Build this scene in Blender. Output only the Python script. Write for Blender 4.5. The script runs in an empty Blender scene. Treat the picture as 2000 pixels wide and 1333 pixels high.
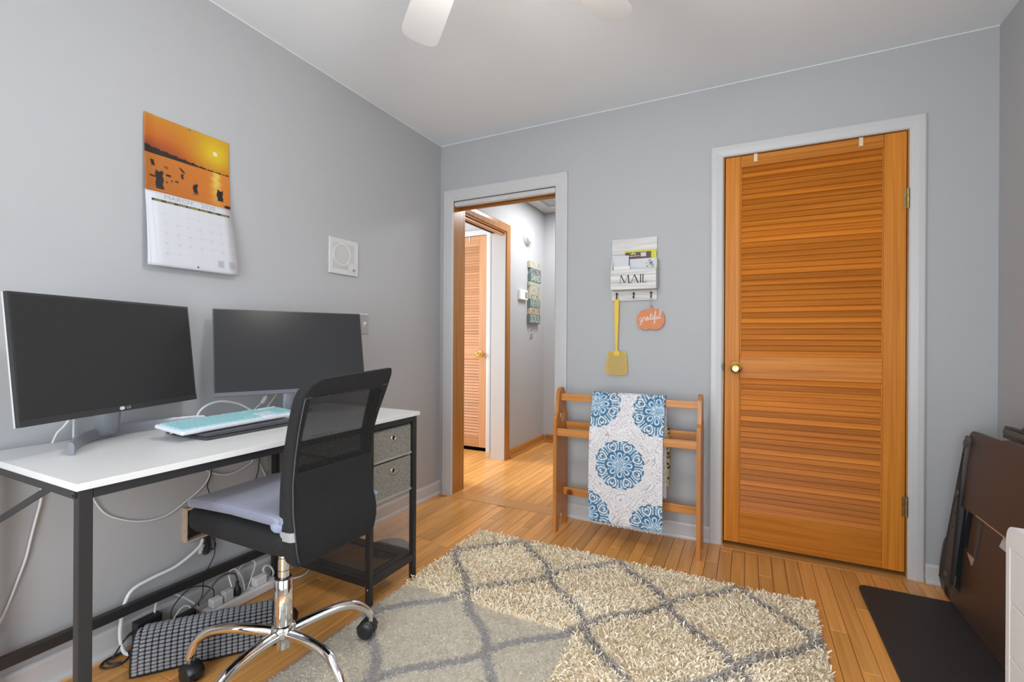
import bpy, bmesh, math, random
import numpy as np
from mathutils import Vector, Matrix
random.seed(7)
rng = np.random.default_rng(7)
S = bpy.context.scene
COL = S.collection
PI = math.pi

# ------------------------------------------------------------------ camera, sky, light, exposure
cam_d = bpy.data.cameras.new('camera')
cam = bpy.data.objects.new('camera', cam_d)
COL.objects.link(cam)
cam_d.sensor_width = 36.0
cam_d.lens = 16.523
cam_d.shift_y = -0.00124
cam_d.clip_start = 0.02
cam_d.clip_end = 60
yaw = math.radians(26.6974)
roll = math.radians(0.3274)
_r = Vector((math.cos(yaw), math.sin(yaw), 0)); _u = Vector((0, 0, 1)); _d = Vector((-math.sin(yaw), math.cos(yaw), 0))
_x = _r * math.cos(roll) + _u * math.sin(roll)
_y = _u * math.cos(roll) - _r * math.sin(roll)
cam.matrix_world = Matrix(((_x.x, _y.x, -_d.x, 0), (_x.y, _y.y, -_d.y, 0), (_x.z, _y.z, -_d.z, 1.0791), (0, 0, 0, 1)))
S.camera = cam

S.view_settings.view_transform = 'Standard'
S.view_settings.look = 'None'
S.view_settings.gamma = 1.0
S.view_settings.use_curve_mapping = False
S.view_settings.exposure = 0.06
S.cycles.use_denoising = True
S.cycles.max_bounces = 10
S.cycles.diffuse_bounces = 6
S.cycles.caustics_reflective = False
S.cycles.caustics_refractive = False

W = bpy.data.worlds.new('sky')
S.world = W
W.use_nodes = True
W.node_tree.nodes['Background'].inputs[0].default_value = (0.78, 0.88, 1.0, 1)
W.node_tree.nodes['Background'].inputs[1].default_value = 1.6


def area(name, loc, direction, sx, sy, power, color):
    d = bpy.data.lights.new(name, 'AREA')
    d.shape = 'RECTANGLE'; d.size = sx; d.size_y = sy; d.energy = power; d.color = color
    o = bpy.data.objects.new(name, d)
    o.location = loc
    o.rotation_euler = Vector(direction).to_track_quat('-Z', 'Y').to_euler()
    COL.objects.link(o)
    return o


# daylight standing just outside the windows
area('window_daylight_fill', (-0.33, -1.02, 1.14), (0.15, 1, -0.04), 1.9, 1.80, 74, (0.92, 0.96, 1.0))
area('window_daylight_fill', (1.14, 0.45, 1.12), (-1, 0, -0.12), 1.6, 1.75, 5, (0.95, 0.97, 1.0))  # fill light for the left wall, through the added right-hand window
area('window_daylight_fill', (-4.12, 2.9, 1.45), (1, 0, -0.1), 1.3, 1.2, 95, (0.95, 0.98, 1.0))


def point(name, loc, power, color, r):
    d = bpy.data.lights.new(name, 'POINT')
    d.energy = power; d.color = color; d.shadow_soft_size = r
    o = bpy.data.objects.new(name, d); o.location = loc
    COL.objects.link(o)
    return o


area('hall_fill_light', (-1.30, 4.05, 2.41), (0, 0, -1), 0.60, 0.60, 27, (0.97, 0.98, 1.0))  # unseen fill light, added to brighten the hall

LAMP = 50.0          # radiance of the fan's frosted lamp shade

# ------------------------------------------------------------------ node helpers and materials


def new_mat(name):
    m = bpy.data.materials.new(name)
    m.use_nodes = True
    nt = m.node_tree
    return m, nt, nt.nodes['Principled BSDF']


def N(nt, t, **kw):
    n = nt.nodes.new(t)
    for k, v in kw.items():
        setattr(n, k, v)
    return n


def bump_to(nt, b, fac_socket, strength, dist=0.002):
    bp = N(nt, 'ShaderNodeBump')
    bp.inputs['Strength'].default_value = strength
    bp.inputs['Distance'].default_value = dist
    nt.links.new(fac_socket, bp.inputs['Height'])
    nt.links.new(bp.outputs[0], b.inputs['Normal'])


def mat(name, col, rough=0.5, metal=0.0, noise=0.0, nscale=60, bump=0.0, coat=0.0, spec=None, var=0.0):
    m, nt, b = new_mat(name)
    b.inputs['Base Color'].default_value = (*col, 1)
    b.inputs['Roughness'].default_value = rough
    b.inputs['Metallic'].default_value = metal
    if coat:
        b.inputs['Coat Weight'].default_value = coat
        b.inputs['Coat Roughness'].default_value = 0.12
    if spec is not None:
        b.inputs['Specular IOR Level'].default_value = spec
    if noise or bump:
        g = N(nt, 'ShaderNodeNewGeometry')
        nz = N(nt, 'ShaderNodeTexNoise')
        nz.inputs['Scale'].default_value = nscale
        nz.inputs['Detail'].default_value = 4
        nt.links.new(g.outputs['Position'], nz.inputs['Vector'])
        if noise:
            r = N(nt, 'ShaderNodeValToRGB')
            r.color_ramp.elements[0].position = 0.3
            r.color_ramp.elements[1].position = 0.7
            r.color_ramp.elements[0].color = (*[c * (1 - noise) for c in col], 1)
            r.color_ramp.elements[1].color = (*[min(1, c * (1 + noise)) for c in col], 1)
            nt.links.new(nz.outputs['Fac'], r.inputs[0])
            nt.links.new(r.outputs[0], b.inputs['Base Color'])
        if bump:
            bump_to(nt, b, nz.outputs['Fac'], bump)
    return m


def wood(name, dark, light, axis, rough=0.35, scale=9.0, stretch=14.0, spread=0.35, coat=0.15, knots=0.0, spec=0.4):
    """grain stretched along one world axis; every piece shifts its grain and tone by its own random number"""
    m, nt, b = new_mat(name)
    g = N(nt, 'ShaderNodeNewGeometry')
    oi = N(nt, 'ShaderNodeObjectInfo')
    mul = N(nt, 'ShaderNodeVectorMath', operation='SCALE')
    comb = N(nt, 'ShaderNodeCombineXYZ')
    for i in range(3):
        nt.links.new(oi.outputs['Random'], comb.inputs[i])
    nt.links.new(comb.outputs[0], mul.inputs[0]); mul.inputs['Scale'].default_value = 37.0
    add = N(nt, 'ShaderNodeVectorMath', operation='ADD')
    nt.links.new(g.outputs['Position'], add.inputs[0]); nt.links.new(mul.outputs[0], add.inputs[1])
    mp = N(nt, 'ShaderNodeMapping')
    sc = [scale * stretch / 2] * 3
    sc['XYZ'.index(axis)] = scale / stretch * 2
    mp.inputs['Scale'].default_value = sc
    nt.links.new(add.outputs[0], mp.inputs['Vector'])
    nz = N(nt, 'ShaderNodeTexNoise')
    nz.inputs['Scale'].default_value = 1.0; nz.inputs['Detail'].default_value = 6; nz.inputs['Distortion'].default_value = 0.6
    nt.links.new(mp.outputs[0], nz.inputs['Vector'])
    ramp = N(nt, 'ShaderNodeValToRGB')
    e = ramp.color_ramp.elements
    e[0].position = 0.30; e[1].position = 0.68
    e[0].color = (*dark, 1); e[1].color = (*light, 1)
    nt.links.new(nz.outputs['Fac'], ramp.inputs[0])
    # tone of the whole piece
    mr = N(nt, 'ShaderNodeMapRange')
    mr.inputs['To Min'].default_value = 1 - spread; mr.inputs['To Max'].default_value = 1 + spread * 0.55
    nt.links.new(oi.outputs['Random'], mr.inputs['Value'])
    vm = N(nt, 'ShaderNodeVectorMath', operation='SCALE')
    nt.links.new(ramp.outputs[0], vm.inputs[0]); nt.links.new(mr.outputs[0], vm.inputs['Scale'])
    out = vm.outputs[0]
    if knots:
        vo = N(nt, 'ShaderNodeTexVoronoi')
        vo.inputs['Scale'].default_value = 4.2
        nt.links.new(add.outputs[0], vo.inputs['Vector'])
        kr = N(nt, 'ShaderNodeValToRGB')
        kr.color_ramp.elements[0].position = 0.06; kr.color_ramp.elements[1].position = 0.13
        kr.color_ramp.elements[0].color = (0.28, 0.16, 0.13, 1); kr.color_ramp.elements[1].color = (1, 1, 1, 1)
        nt.links.new(vo.outputs['Distance'], kr.inputs[0])
        mx = N(nt, 'ShaderNodeVectorMath', operation='MULTIPLY')
        nt.links.new(out, mx.inputs[0]); nt.links.new(kr.outputs[0], mx.inputs[1])
        out = mx.outputs[0]
    nt.links.new(out, b.inputs['Base Color'])
    b.inputs['Roughness'].default_value = rough
    b.inputs['Coat Weight'].default_value = coat
    b.inputs['Coat Roughness'].default_value = 0.2
    b.inputs['Specular IOR Level'].default_value = spec
    bump_to(nt, b, nz.outputs['Fac'], 0.12, 0.001)
    return m


def weave(name, c0, c1, scale, rough=0.9, bump=0.5, vec=(1, 1, 1), sheen=0.0, diag=0.0):
    """two crossed fine waves: woven cloth"""
    m, nt, b = new_mat(name)
    g = N(nt, 'ShaderNodeNewGeometry')
    mp = N(nt, 'ShaderNodeMapping'); mp.inputs['Scale'].default_value = vec; mp.inputs['Rotation'].default_value = (diag, diag * 0.3, diag * 0.3)
    nt.links.new(g.outputs['Position'], mp.inputs['Vector'])
    w1 = N(nt, 'ShaderNodeTexWave', bands_direction='Y'); w1.inputs['Scale'].default_value = scale
    w2 = N(nt, 'ShaderNodeTexWave', bands_direction='Z'); w2.inputs['Scale'].default_value = scale
    for w in (w1, w2):
        w.inputs['Distortion'].default_value = 0.6
        nt.links.new(mp.outputs[0], w.inputs['Vector'])
    mx = N(nt, 'ShaderNodeMath', operation='MULTIPLY')
    nt.links.new(w1.outputs['Fac'], mx.inputs[0]); nt.links.new(w2.outputs['Fac'], mx.inputs[1])
    r = N(nt, 'ShaderNodeValToRGB')
    r.color_ramp.elements[0].color = (*c0, 1); r.color_ramp.elements[1].color = (*c1, 1)
    r.color_ramp.elements[0].position = 0.15; r.color_ramp.elements[1].position = 0.7
    nt.links.new(mx.outputs[0], r.inputs[0]); nt.links.new(r.outputs[0], b.inputs['Base Color'])
    b.inputs['Roughness'].default_value = rough
    b.inputs['Sheen Weight'].default_value = sheen
    bump_to(nt, b, mx.outputs[0], bump, 0.001)
    return m


def mesh_cloth(name, c0, c1, period, rough=0.85, bump=0.6):
    """coarse twill: two crossed sines along directions that no face of the chair runs parallel to"""
    m, nt, b = new_mat(name)
    g = N(nt, 'ShaderNodeNewGeometry')
    outs = []
    for d in ((0.6, 1.0, 1.0), (1.0, 0.8, -1.0)):
        dp = N(nt, 'ShaderNodeVectorMath', operation='DOT_PRODUCT')
        k = 2 * PI / period / 1.4
        dp.inputs[1].default_value = (d[0] * k, d[1] * k, d[2] * k)
        nt.links.new(g.outputs['Position'], dp.inputs[0])
        sn = N(nt, 'ShaderNodeMath', operation='SINE')
        nt.links.new(dp.outputs['Value'], sn.inputs[0])
        ma = N(nt, 'ShaderNodeMath', operation='MULTIPLY_ADD'); ma.inputs[1].default_value = 0.5; ma.inputs[2].default_value = 0.5
        nt.links.new(sn.outputs[0], ma.inputs[0]); outs.append(ma.outputs[0])
    mx = N(nt, 'ShaderNodeMath', operation='MULTIPLY')
    nt.links.new(outs[0], mx.inputs[0]); nt.links.new(outs[1], mx.inputs[1])
    r = N(nt, 'ShaderNodeValToRGB')
    r.color_ramp.elements[0].color = (*c0, 1); r.color_ramp.elements[1].color = (*c1, 1)
    r.color_ramp.elements[0].position = 0.1; r.color_ramp.elements[1].position = 0.8
    nt.links.new(mx.outputs[0], r.inputs[0]); nt.links.new(r.outputs[0], b.inputs['Base Color'])
    b.inputs['Roughness'].default_value = rough
    b.inputs['Specular IOR Level'].default_value = 0.3
    bump_to(nt, b, mx.outputs[0], bump, 0.001)
    return m


def printed(name, rough=0.6, coat=0.0):
    m, nt, b = new_mat(name)
    a = N(nt, 'ShaderNodeVertexColor', layer_name='Col')
    nt.links.new(a.outputs[0], b.inputs['Base Color'])
    b.inputs['Roughness'].default_value = rough
    b.inputs['Coat Weight'].default_value = coat
    b.inputs['Coat Roughness'].default_value = 0.15
    return m


def clear(name, tint, mixf, rough=0.1):
    """thin clear plastic: see-through with a glossy skin"""
    m = bpy.data.materials.new(name); m.use_nodes = True
    nt = m.node_tree; nt.nodes.clear()
    out = N(nt, 'ShaderNodeOutputMaterial')
    tr = N(nt, 'ShaderNodeBsdfTransparent'); tr.inputs[0].default_value = (*tint, 1)
    pr = N(nt, 'ShaderNodeBsdfPrincipled')
    pr.inputs['Base Color'].default_value = (*[min(1, t * 0.75) for t in tint], 1)
    pr.inputs['Roughness'].default_value = rough
    mx = N(nt, 'ShaderNodeMixShader'); mx.inputs[0].default_value = mixf
    nt.links.new(tr.outputs[0], mx.inputs[1]); nt.links.new(pr.outputs[0], mx.inputs[2]); nt.links.new(mx.outputs[0], out.inputs[0])
    return m


def wall_mat(name, col, bump=0.12, scale=9.0, fine=0.03):
    m, nt, b = new_mat(name)
    g = N(nt, 'ShaderNodeNewGeometry')
    n1 = N(nt, 'ShaderNodeTexNoise'); n1.inputs['Scale'].default_value = 220; n1.inputs['Detail'].default_value = 2
    n2 = N(nt, 'ShaderNodeTexNoise'); n2.inputs['Scale'].default_value = scale; n2.inputs['Detail'].default_value = 5; n2.inputs['Distortion'].default_value = 1.2
    for n in (n1, n2):
        nt.links.new(g.outputs['Position'], n.inputs['Vector'])
    ad = N(nt, 'ShaderNodeMath', operation='MULTIPLY_ADD'); ad.inputs[1].default_value = fine * 8
    nt.links.new(n1.outputs['Fac'], ad.inputs[0]); nt.links.new(n2.outputs['Fac'], ad.inputs[2])
    r = N(nt, 'ShaderNodeValToRGB')
    r.color_ramp.elements[0].color = (*[c * 0.985 for c in col], 1); r.color_ramp.elements[1].color = (*[c * 1.015 for c in col], 1)
    nt.links.new(n2.outputs['Fac'], r.inputs[0]); nt.links.new(r.outputs[0], b.inputs['Base Color'])
    b.inputs['Roughness'].default_value = 0.62
    bump_to(nt, b, ad.outputs[0], bump, 0.003)
    return m


M_wall = wall_mat('blue_grey_wall_paint', (0.410, 0.416, 0.424))
M_ceil = wall_mat('brushed_white_ceiling_paint', (0.745, 0.785, 0.81), bump=0.35, scale=7.0)
M_trim = mat('white_trim_paint', (0.53, 0.53, 0.53), 0.36, bump=0.03, nscale=30)
M_floorwood_y = wood('oak_strip_floor', (0.64, 0.275, 0.062), (0.80, 0.400, 0.118), 'Y', rough=0.28, scale=9, stretch=10, spread=0.22, coat=0.25)
M_sub = mat('dark_subfloor', (0.05, 0.025, 0.01), 0.9, noise=0.3)
M_doorX = wood('orange_fir_rail', (0.42, 0.125, 0.010), (0.60, 0.220, 0.024), 'X', rough=0.42, spread=0.16, coat=0.0, spec=0.25)
M_doorZ = wood('orange_fir_stile', (0.43, 0.130, 0.010), (0.61, 0.225, 0.024), 'Z', rough=0.42, spread=0.10, coat=0.0, spec=0.25)
M_slat = wood('orange_fir_slat', (0.40, 0.110, 0.008), (0.58, 0.190, 0.018), 'X', rough=0.45, spread=0.24, coat=0.0, spec=0.2)
M_jambZ = wood('brown_stained_jamb', (0.30, 0.115, 0.020), (0.46, 0.200, 0.040), 'Z', rough=0.26, spread=0.08, coat=0.3)
M_jambX = wood('brown_stained_head', (0.27, 0.085, 0.018), (0.42, 0.16, 0.035), 'X', rough=0.3, spread=0.08)
M_jambY = wood('brown_stained_board', (0.36, 0.15, 0.030), (0.50, 0.23, 0.05), 'Y', rough=0.35, spread=0.08)
M_pineX = wood('knotty_pine_rail', (0.42, 0.155, 0.030), (0.56, 0.24, 0.060), 'X', rough=0.38, spread=0.12, knots=1)
M_pineZ = wood('knotty_pine_upright', (0.38, 0.135, 0.026), (0.52, 0.21, 0.048), 'Z', rough=0.38, spread=0.10, knots=1)
M_brass = mat('polished_brass', (0.86, 0.60, 0.18), 0.16, 1.0)
M_oldbrass = mat('aged_brass', (0.38, 0.26, 0.10), 0.38, 1.0, noise=0.2)
M_black = mat('black_powder_coat', (0.020, 0.020, 0.021), 0.42, noise=0.12, nscale=300, bump=0.05)
M_blackplastic = mat('black_plastic', (0.016, 0.016, 0.017), 0.36, bump=0.04, nscale=200)
M_rubber = mat('black_rubber', (0.022, 0.022, 0.023), 0.65, bump=0.1, nscale=200)
M_desk = mat('white_laminate', (0.74, 0.74, 0.73), 0.30, noise=0.012, nscale=25)
M_screen = mat('matte_lcd_glass', (0.034, 0.034, 0.035), 0.24, spec=0.14)
M_bezel = mat('dark_bezel_plastic', (0.030, 0.030, 0.032), 0.4)
M_bezelgrey = mat('slate_bezel_plastic', (0.11, 0.115, 0.13), 0.38)
M_silver = mat('silver_painted_metal', (0.38, 0.40, 0.44), 0.40, 0.6)
M_whiteplastic = mat('white_plastic', (0.80, 0.80, 0.80), 0.38)
M_offwhite = mat('off_white_plastic', (0.57, 0.57, 0.565), 0.5)
M_chrome = mat('chrome', (0.86, 0.86, 0.86), 0.06, 1.0)
M_steel = mat('brushed_steel', (0.55, 0.55, 0.55), 0.33, 1.0)
M_mesh = mesh_cloth('black_mesh_cloth', (0.005, 0.005, 0.005), (0.055, 0.055, 0.057), 0.0050)
M_back = mesh_cloth('black_backrest_cloth', (0.005, 0.005, 0.005), (0.055, 0.055, 0.057), 0.0050)
M_cushion = weave('ribbed_grey_blue_cloth', (0.19, 0.20, 0.265), (0.29, 0.30, 0.36), 40, bump=0.5, vec=(1, 1, 0.05), sheen=0.2)
M_strapgrey = mat('light_grey_elastic', (0.30, 0.30, 0.30), 0.7)
M_linen = mat('grey_linen', (0.25, 0.24, 0.205), 0.9, noise=0.42, nscale=170, bump=0.3)
M_linenedge = mat('pale_linen_piping', (0.34, 0.33, 0.29), 0.9, noise=0.1, nscale=300)
M_grommet = mat('nickel_grommet', (0.70, 0.62, 0.55), 0.3, 1.0)
M_hole = mat('dark_hole', (0.01, 0.007, 0.005), 0.9)
M_key = mat('turquoise_keycap', (0.36, 0.66, 0.70), 0.5)
M_keyw = mat('white_keyboard_case', (0.74, 0.76, 0.82), 0.4)
M_laptop = mat('dark_grey_laptop', (0.085, 0.09, 0.10), 0.38, 0.4)
M_white_cord = mat('white_cord', (0.74, 0.74, 0.73), 0.45)
M_black_cord = mat('black_cord', (0.02, 0.02, 0.02), 0.5)
M_pad = mat('grey_chenille_pad', (0.26, 0.265, 0.285), 0.95, noise=0.25, nscale=500, bump=0.4)
M_padbase = mat('black_cushion_cloth', (0.012, 0.012, 0.014), 0.9, bump=0.2, nscale=300)
M_ink = mat('black_ink', (0.035, 0.035, 0.037), 0.7)
M_greyink = mat('grey_ink', (0.33, 0.33, 0.35), 0.7)
M_paleink = mat('pale_grey_ink', (0.52, 0.52, 0.55), 0.7)
M_yellowink = mat('yellow_ink', (0.62, 0.55, 0.05), 0.7)
M_paper = mat('white_paper', (0.56, 0.575, 0.61), 0.6)
M_whitewash = wood('whitewashed_board', (0.50, 0.48, 0.46), (0.72, 0.71, 0.69), 'X', rough=0.6, scale=12, stretch=8, spread=0.06, coat=0.0)
M_yellow = mat('yellow_plastic', (0.72, 0.47, 0.015), 0.4)
M_orange = mat('pumpkin_orange_board', (0.60, 0.215, 0.085), 0.6, noise=0.08, nscale=80)
M_whiteink = mat('white_ink', (0.82, 0.80, 0.76), 0.6)
M_twine = mat('jute_twine', (0.45, 0.36, 0.24), 0.9)
M_brown = mat('brown_textured_board', (0.062, 0.039, 0.029), 0.42, noise=0.15, nscale=350, bump=0.25)
M_greybrown = mat('charcoal_board', (0.070, 0.068, 0.068), 0.5, bump=0.15, nscale=300)
M_edge = mat('tan_particle_edge', (0.46, 0.30, 0.21), 0.8)
M_standmat = mat('black_foam_mat', (0.024, 0.023, 0.023), 0.62, noise=0.2, nscale=120, bump=0.2)
M_cart = mat('white_cart_plastic', (0.72, 0.72, 0.72), 0.42, bump=0.06, nscale=140)
M_fan = mat('white_fan_paint', (0.60, 0.60, 0.60), 0.45)
M_tan = mat('tan_wood_frame', (0.52, 0.40, 0.30), 0.6, noise=0.1, nscale=60)
M_hook = mat('dark_bronze', (0.06, 0.055, 0.05), 0.35, 0.8)
M_beige = mat('beige_metal', (0.66, 0.56, 0.40), 0.4)
M_mat_clear = clear('clear_vinyl', (0.90, 0.905, 0.91), 0.10, 0.22)
M_bin = clear('ribbed_clear_plastic', (0.93, 0.88, 0.82), 0.22, 0.25)
M_glass = clear('window_glass', (0.97, 0.98, 0.99), 0.06, 0.02)
M_print = printed('printed_paper', 0.42, 0.15)
M_cloth = printed('printed_cotton', 0.92)
M_rug = printed('shag_yarn', 0.95)
M_photo = printed('printed_card', 0.5)


# ------------------------------------------------------------------ mesh builder
class MB:
    def __init__(self):
        self.v = []; self.f = []; self.m = None

    def add(self, vs, fs):
        o = len(self.v)
        for p in vs:
            p = Vector(p)
            if self.m is not None:
                p = self.m @ p
            self.v.append(tuple(p))
        for f in fs:
            self.f.append(tuple(i + o for i in f))
        return self

    def box(self, x0, x1, y0, y1, z0, z1):
        return self.add([(x0, y0, z0), (x1, y0, z0), (x1, y1, z0), (x0, y1, z0), (x0, y0, z1), (x1, y0, z1), (x1, y1, z1), (x0, y1, z1)],
                        [(0, 3, 2, 1), (4, 5, 6, 7), (0, 1, 5, 4), (1, 2, 6, 5), (2, 3, 7, 6), (3, 0, 4, 7)])

    def bar(self, p0, p1, w, h, up=(0, 0, 1)):
        """rectangular bar from p0 to p1, w across, h along up"""
        p0 = Vector(p0); p1 = Vector(p1); d = (p1 - p0).normalized()
        s = d.cross(Vector(up)).normalized() * (w / 2)
        u = s.cross(d).normalized() * (h / 2)
        vs = [p + a * s + b * u for p in (p0, p1) for a, b in ((-1, -1), (1, -1), (1, 1), (-1, 1))]
        return self.add(vs, [(0, 3, 2, 1), (4, 5, 6, 7), (0, 1, 5, 4), (1, 2, 6, 5), (2, 3, 7, 6), (3, 0, 4, 7)])

    def tube(self, pts, r, n=8, closed=False, sx=1.0):
        pts = [Vector(p) for p in pts]
        k = len(pts)
        rs = r if isinstance(r, (list, tuple)) else [r] * k
        ref = None
        vs = []
        for i, p in enumerate(pts):
            a = pts[i - 1] if (i > 0 or closed) else p
            b = pts[(i + 1) % k] if (i < k - 1 or closed) else p
            t = (b - a).normalized()
            if ref is None:
                ref = Vector((0, 0, 1)) if abs(t.z) < 0.9 else Vector((1, 0, 0))
            s = t.cross(ref).normalized()
            u = s.cross(t).normalized()
            ref = u
            for j in range(n):
                an = 2 * PI * j / n
                vs.append(p + s * (math.cos(an) * rs[i] * sx) + u * (math.sin(an) * rs[i]))
        fs = []
        for i in range(k if closed else k - 1):
            for j in range(n):
                a = i * n + j; b = i * n + (j + 1) % n
                c = ((i + 1) % k) * n + (j + 1) % n; d = ((i + 1) % k) * n + j
                fs.append((a, b, c, d))
        if not closed:
            fs.append(tuple(range(n - 1, -1, -1))); fs.append(tuple((k - 1) * n + j for j in range(n)))
        return self.add(vs, fs)

    def cyl(self, p0, p1, r0, r1=None, n=24):
        return self.tube([p0, p1], [r0, r0 if r1 is None else r1], n)

    def lathe(self, prof, c, axis=(0, 0, 1), n=28):
        """prof: (radius, along) pairs from c along axis"""
        ax = Vector(axis).normalized()
        q = ax.to_track_quat('Z', 'Y').to_matrix()
        c = Vector(c)
        vs = []
        for r, h in prof:
            for j in range(n):
                an = 2 * PI * j / n
                vs.append(c + q @ Vector((math.cos(an) * r, math.sin(an) * r, h)))
        fs = []
        for i in range(len(prof) - 1):
            for j in range(n):
                fs.append((i * n + j, i * n + (j + 1) % n, (i + 1) * n + (j + 1) % n, (i + 1) * n + j))
        fs.append(tuple(range(n - 1, -1, -1)))
        fs.append(tuple((len(prof) - 1) * n + j for j in range(n)))
        return self.add(vs, fs)

    def prism(self, poly, o, ex, ey, ez):
        """poly in (ex, ey) from o, thickness vector ez"""
        o = Vector(o); ex = Vector(ex); ey = Vector(ey); ez = Vector(ez)
        n = len(poly)
        vs = [o + ex * a + ey * b for a, b in poly] + [o + ex * a + ey * b + ez for a, b in poly]
        fs = [tuple(range(n - 1, -1, -1)), tuple(range(n, 2 * n))]
        for i in range(n):
            j = (i + 1) % n
            fs.append((i, j, n + j, n + i))
        return self.add(vs, fs)

    def loft(self, rings, cap=True):
        n = len(rings[0]); vs = [p for r in rings for p in r]; fs = []
        for i in range(len(rings) - 1):
            for j in range(n):
                fs.append((i * n + j, i * n + (j + 1) % n, (i + 1) * n + (j + 1) % n, (i + 1) * n + j))
        if cap:
            fs.append(tuple(range(n - 1, -1, -1))); fs.append(tuple((len(rings) - 1) * n + j for j in range(n)))
        return self.add(vs, fs)

    def pillow(self, c, sx, sy, sz, e1=0.35, e2=0.3, nu=36, nv=14, rot=0.0, fn=None):
        """superellipsoid: flat cushion with rounded rim"""
        def pw(a, e):
            return math.copysign(abs(a) ** e, a)
        rings = []
        for i in range(1, nv):
            ph = -PI / 2 + PI * i / nv
            ring = []
            for j in range(nu):
                th = 2 * PI * j / nu
                x = pw(math.cos(ph), e1) * pw(math.cos(th), e2) * sx / 2
                y = pw(math.cos(ph), e1) * pw(math.sin(th), e2) * sy / 2
                z = pw(math.sin(ph), e1) * sz / 2
                if fn:
                    x, y, z = fn(x, y, z)
                ring.append((c[0] + x * math.cos(rot) - y * math.sin(rot), c[1] + x * math.sin(rot) + y * math.cos(rot), c[2] + z))
            rings.append(ring)
        return self.loft(rings)


WLOC = {}


def obj(name, mb, material, parent=None, smooth=False, bevel=0.0, kind=None, label=None, autosmooth=None):
    me = bpy.data.meshes.new(name)
    V = np.array(mb.v, dtype=float)
    c = (V.min(0) + V.max(0)) / 2
    me.from_pydata([tuple(p) for p in (V - c)], [], mb.f)
    me.materials.append(material)
    bm = bmesh.new(); bm.from_mesh(me)
    bmesh.ops.recalc_face_normals(bm, faces=bm.faces[:])
    if bevel:
        es = [e for e in bm.edges if len(e.link_faces) == 2 and e.calc_face_angle(0) > 0.6]
        bmesh.ops.bevel(bm, geom=es, offset=bevel, segments=2, affect='EDGES', profile=0.5)
    bm.to_mesh(me); bm.free()
    if smooth:
        for p in me.polygons:
            p.use_smooth = True
        me.set_sharp_from_angle(angle=math.radians(autosmooth or 42))
    o = bpy.data.objects.new(name, me)
    COL.objects.link(o)
    w = Vector(c)
    WLOC[o.name] = w
    if parent:
        o.parent = parent
        o.location = w - WLOC[parent.name]
    else:
        o.location = w
    if kind:
        o['kind'] = kind
    if label:
        o['label'] = label
    return o


def twin(o, shift, parent=None):
    """another piece sharing the mesh of o"""
    c = o.copy(); COL.objects.link(c)
    p = parent or o.parent
    w = WLOC[o.name] + Vector(shift)
    WLOC[c.name] = w
    c.parent = p
    c.location = w - WLOC[p.name] if p else w
    return c


def tag(o, label, cat, group=None):
    o['label'] = label; o['category'] = cat
    if group:
        o['group'] = group
    return o


def thing(name, label, cat, loc, group=None):
    o = bpy.data.objects.new(name, None)
    o.empty_display_size = 0.05
    o.location = loc
    COL.objects.link(o)
    WLOC[o.name] = Vector(loc)
    return tag(o, label, cat, group)


def struct(name, mb, m, parent=None, **kw):
    return obj(name, mb, m, parent, kind=None if parent else 'structure', **kw)


def sroot(name, loc):
    o = bpy.data.objects.new(name, None); o.empty_display_size = 0.05
    o.location = loc; COL.objects.link(o); WLOC[o.name] = Vector(loc); o['kind'] = 'structure'
    return o


def spline(pts, per=8, closed=False):
    pts = [Vector(p) for p in pts]; out = []; n = len(pts)
    for i in range(n if closed else n - 1):
        p0 = pts[i - 1] if (i > 0 or closed) else pts[0]
        p1 = pts[i]; p2 = pts[(i + 1) % n]
        p3 = pts[(i + 2) % n] if (i + 2 < n or closed) else pts[-1]
        for k in range(per):
            t = k / per
            out.append(0.5 * ((2 * p1) + (p2 - p0) * t + (2 * p0 - 5 * p1 + 4 * p2 - p3) * t * t + (3 * p1 - p0 - 3 * p2 + p3) * t ** 3))
    if not closed:
        out.append(pts[-1])
    return out


def text_mb(mb, s, size, o, ex, ey, ez, sx=1.0, align='CENTER', depth=0.0004, fit=None):
    """lettering as a thin raised mesh: drawn in the plane (ex, ey) from o"""
    cu = bpy.data.curves.new('lettering', 'FONT')
    cu.body = s; cu.size = size; cu.align_x = align; cu.align_y = 'CENTER'; cu.resolution_u = 2
    to = bpy.data.objects.new('lettering', cu)
    COL.objects.link(to)
    dg = bpy.context.evaluated_depsgraph_get()
    me = bpy.data.meshes.new_from_object(to.evaluated_get(dg))
    o = Vector(o); ex = Vector(ex); ey = Vector(ey); ez = Vector(ez)
    if fit:
        xs = [v.co.x for v in me.vertices]
        sx = fit / (max(xs) - min(xs))
    mb.add([o + ex * (v.co.x * sx) + ey * v.co.y + ez * depth for v in me.vertices], [tuple(p.vertices) for p in me.polygons])
    bpy.data.objects.remove(to); bpy.data.curves.remove(cu); bpy.data.meshes.remove(me)


def flat_shape(loops, depth, o, ex, ey, ez):
    """filled outline with holes, thickness depth along ez (through a 2D curve)"""
    cu = bpy.data.curves.new('outline', 'CURVE')
    cu.dimensions = '2D'; cu.fill_mode = 'BOTH'; cu.extrude = depth / 2
    for lp in loops:
        sp = cu.splines.new('POLY'); sp.points.add(len(lp) - 1)
        for p, q in zip(sp.points, lp):
            p.co = (q[0], q[1], 0, 1)
        sp.use_cyclic_u = True
    to = bpy.data.objects.new('outline', cu); COL.objects.link(to)
    dg = bpy.context.evaluated_depsgraph_get()
    me = bpy.data.meshes.new_from_object(to.evaluated_get(dg))
    o = Vector(o); ex = Vector(ex); ey = Vector(ey); ez = Vector(ez)
    mb = MB()
    mb.add([o + ex * v.co.x + ey * v.co.y + ez * (v.co.z + depth / 2) for v in me.vertices], [tuple(p.vertices) for p in me.polygons])
    bpy.data.objects.remove(to); bpy.data.curves.remove(cu); bpy.data.meshes.remove(me)
    return mb


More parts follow.
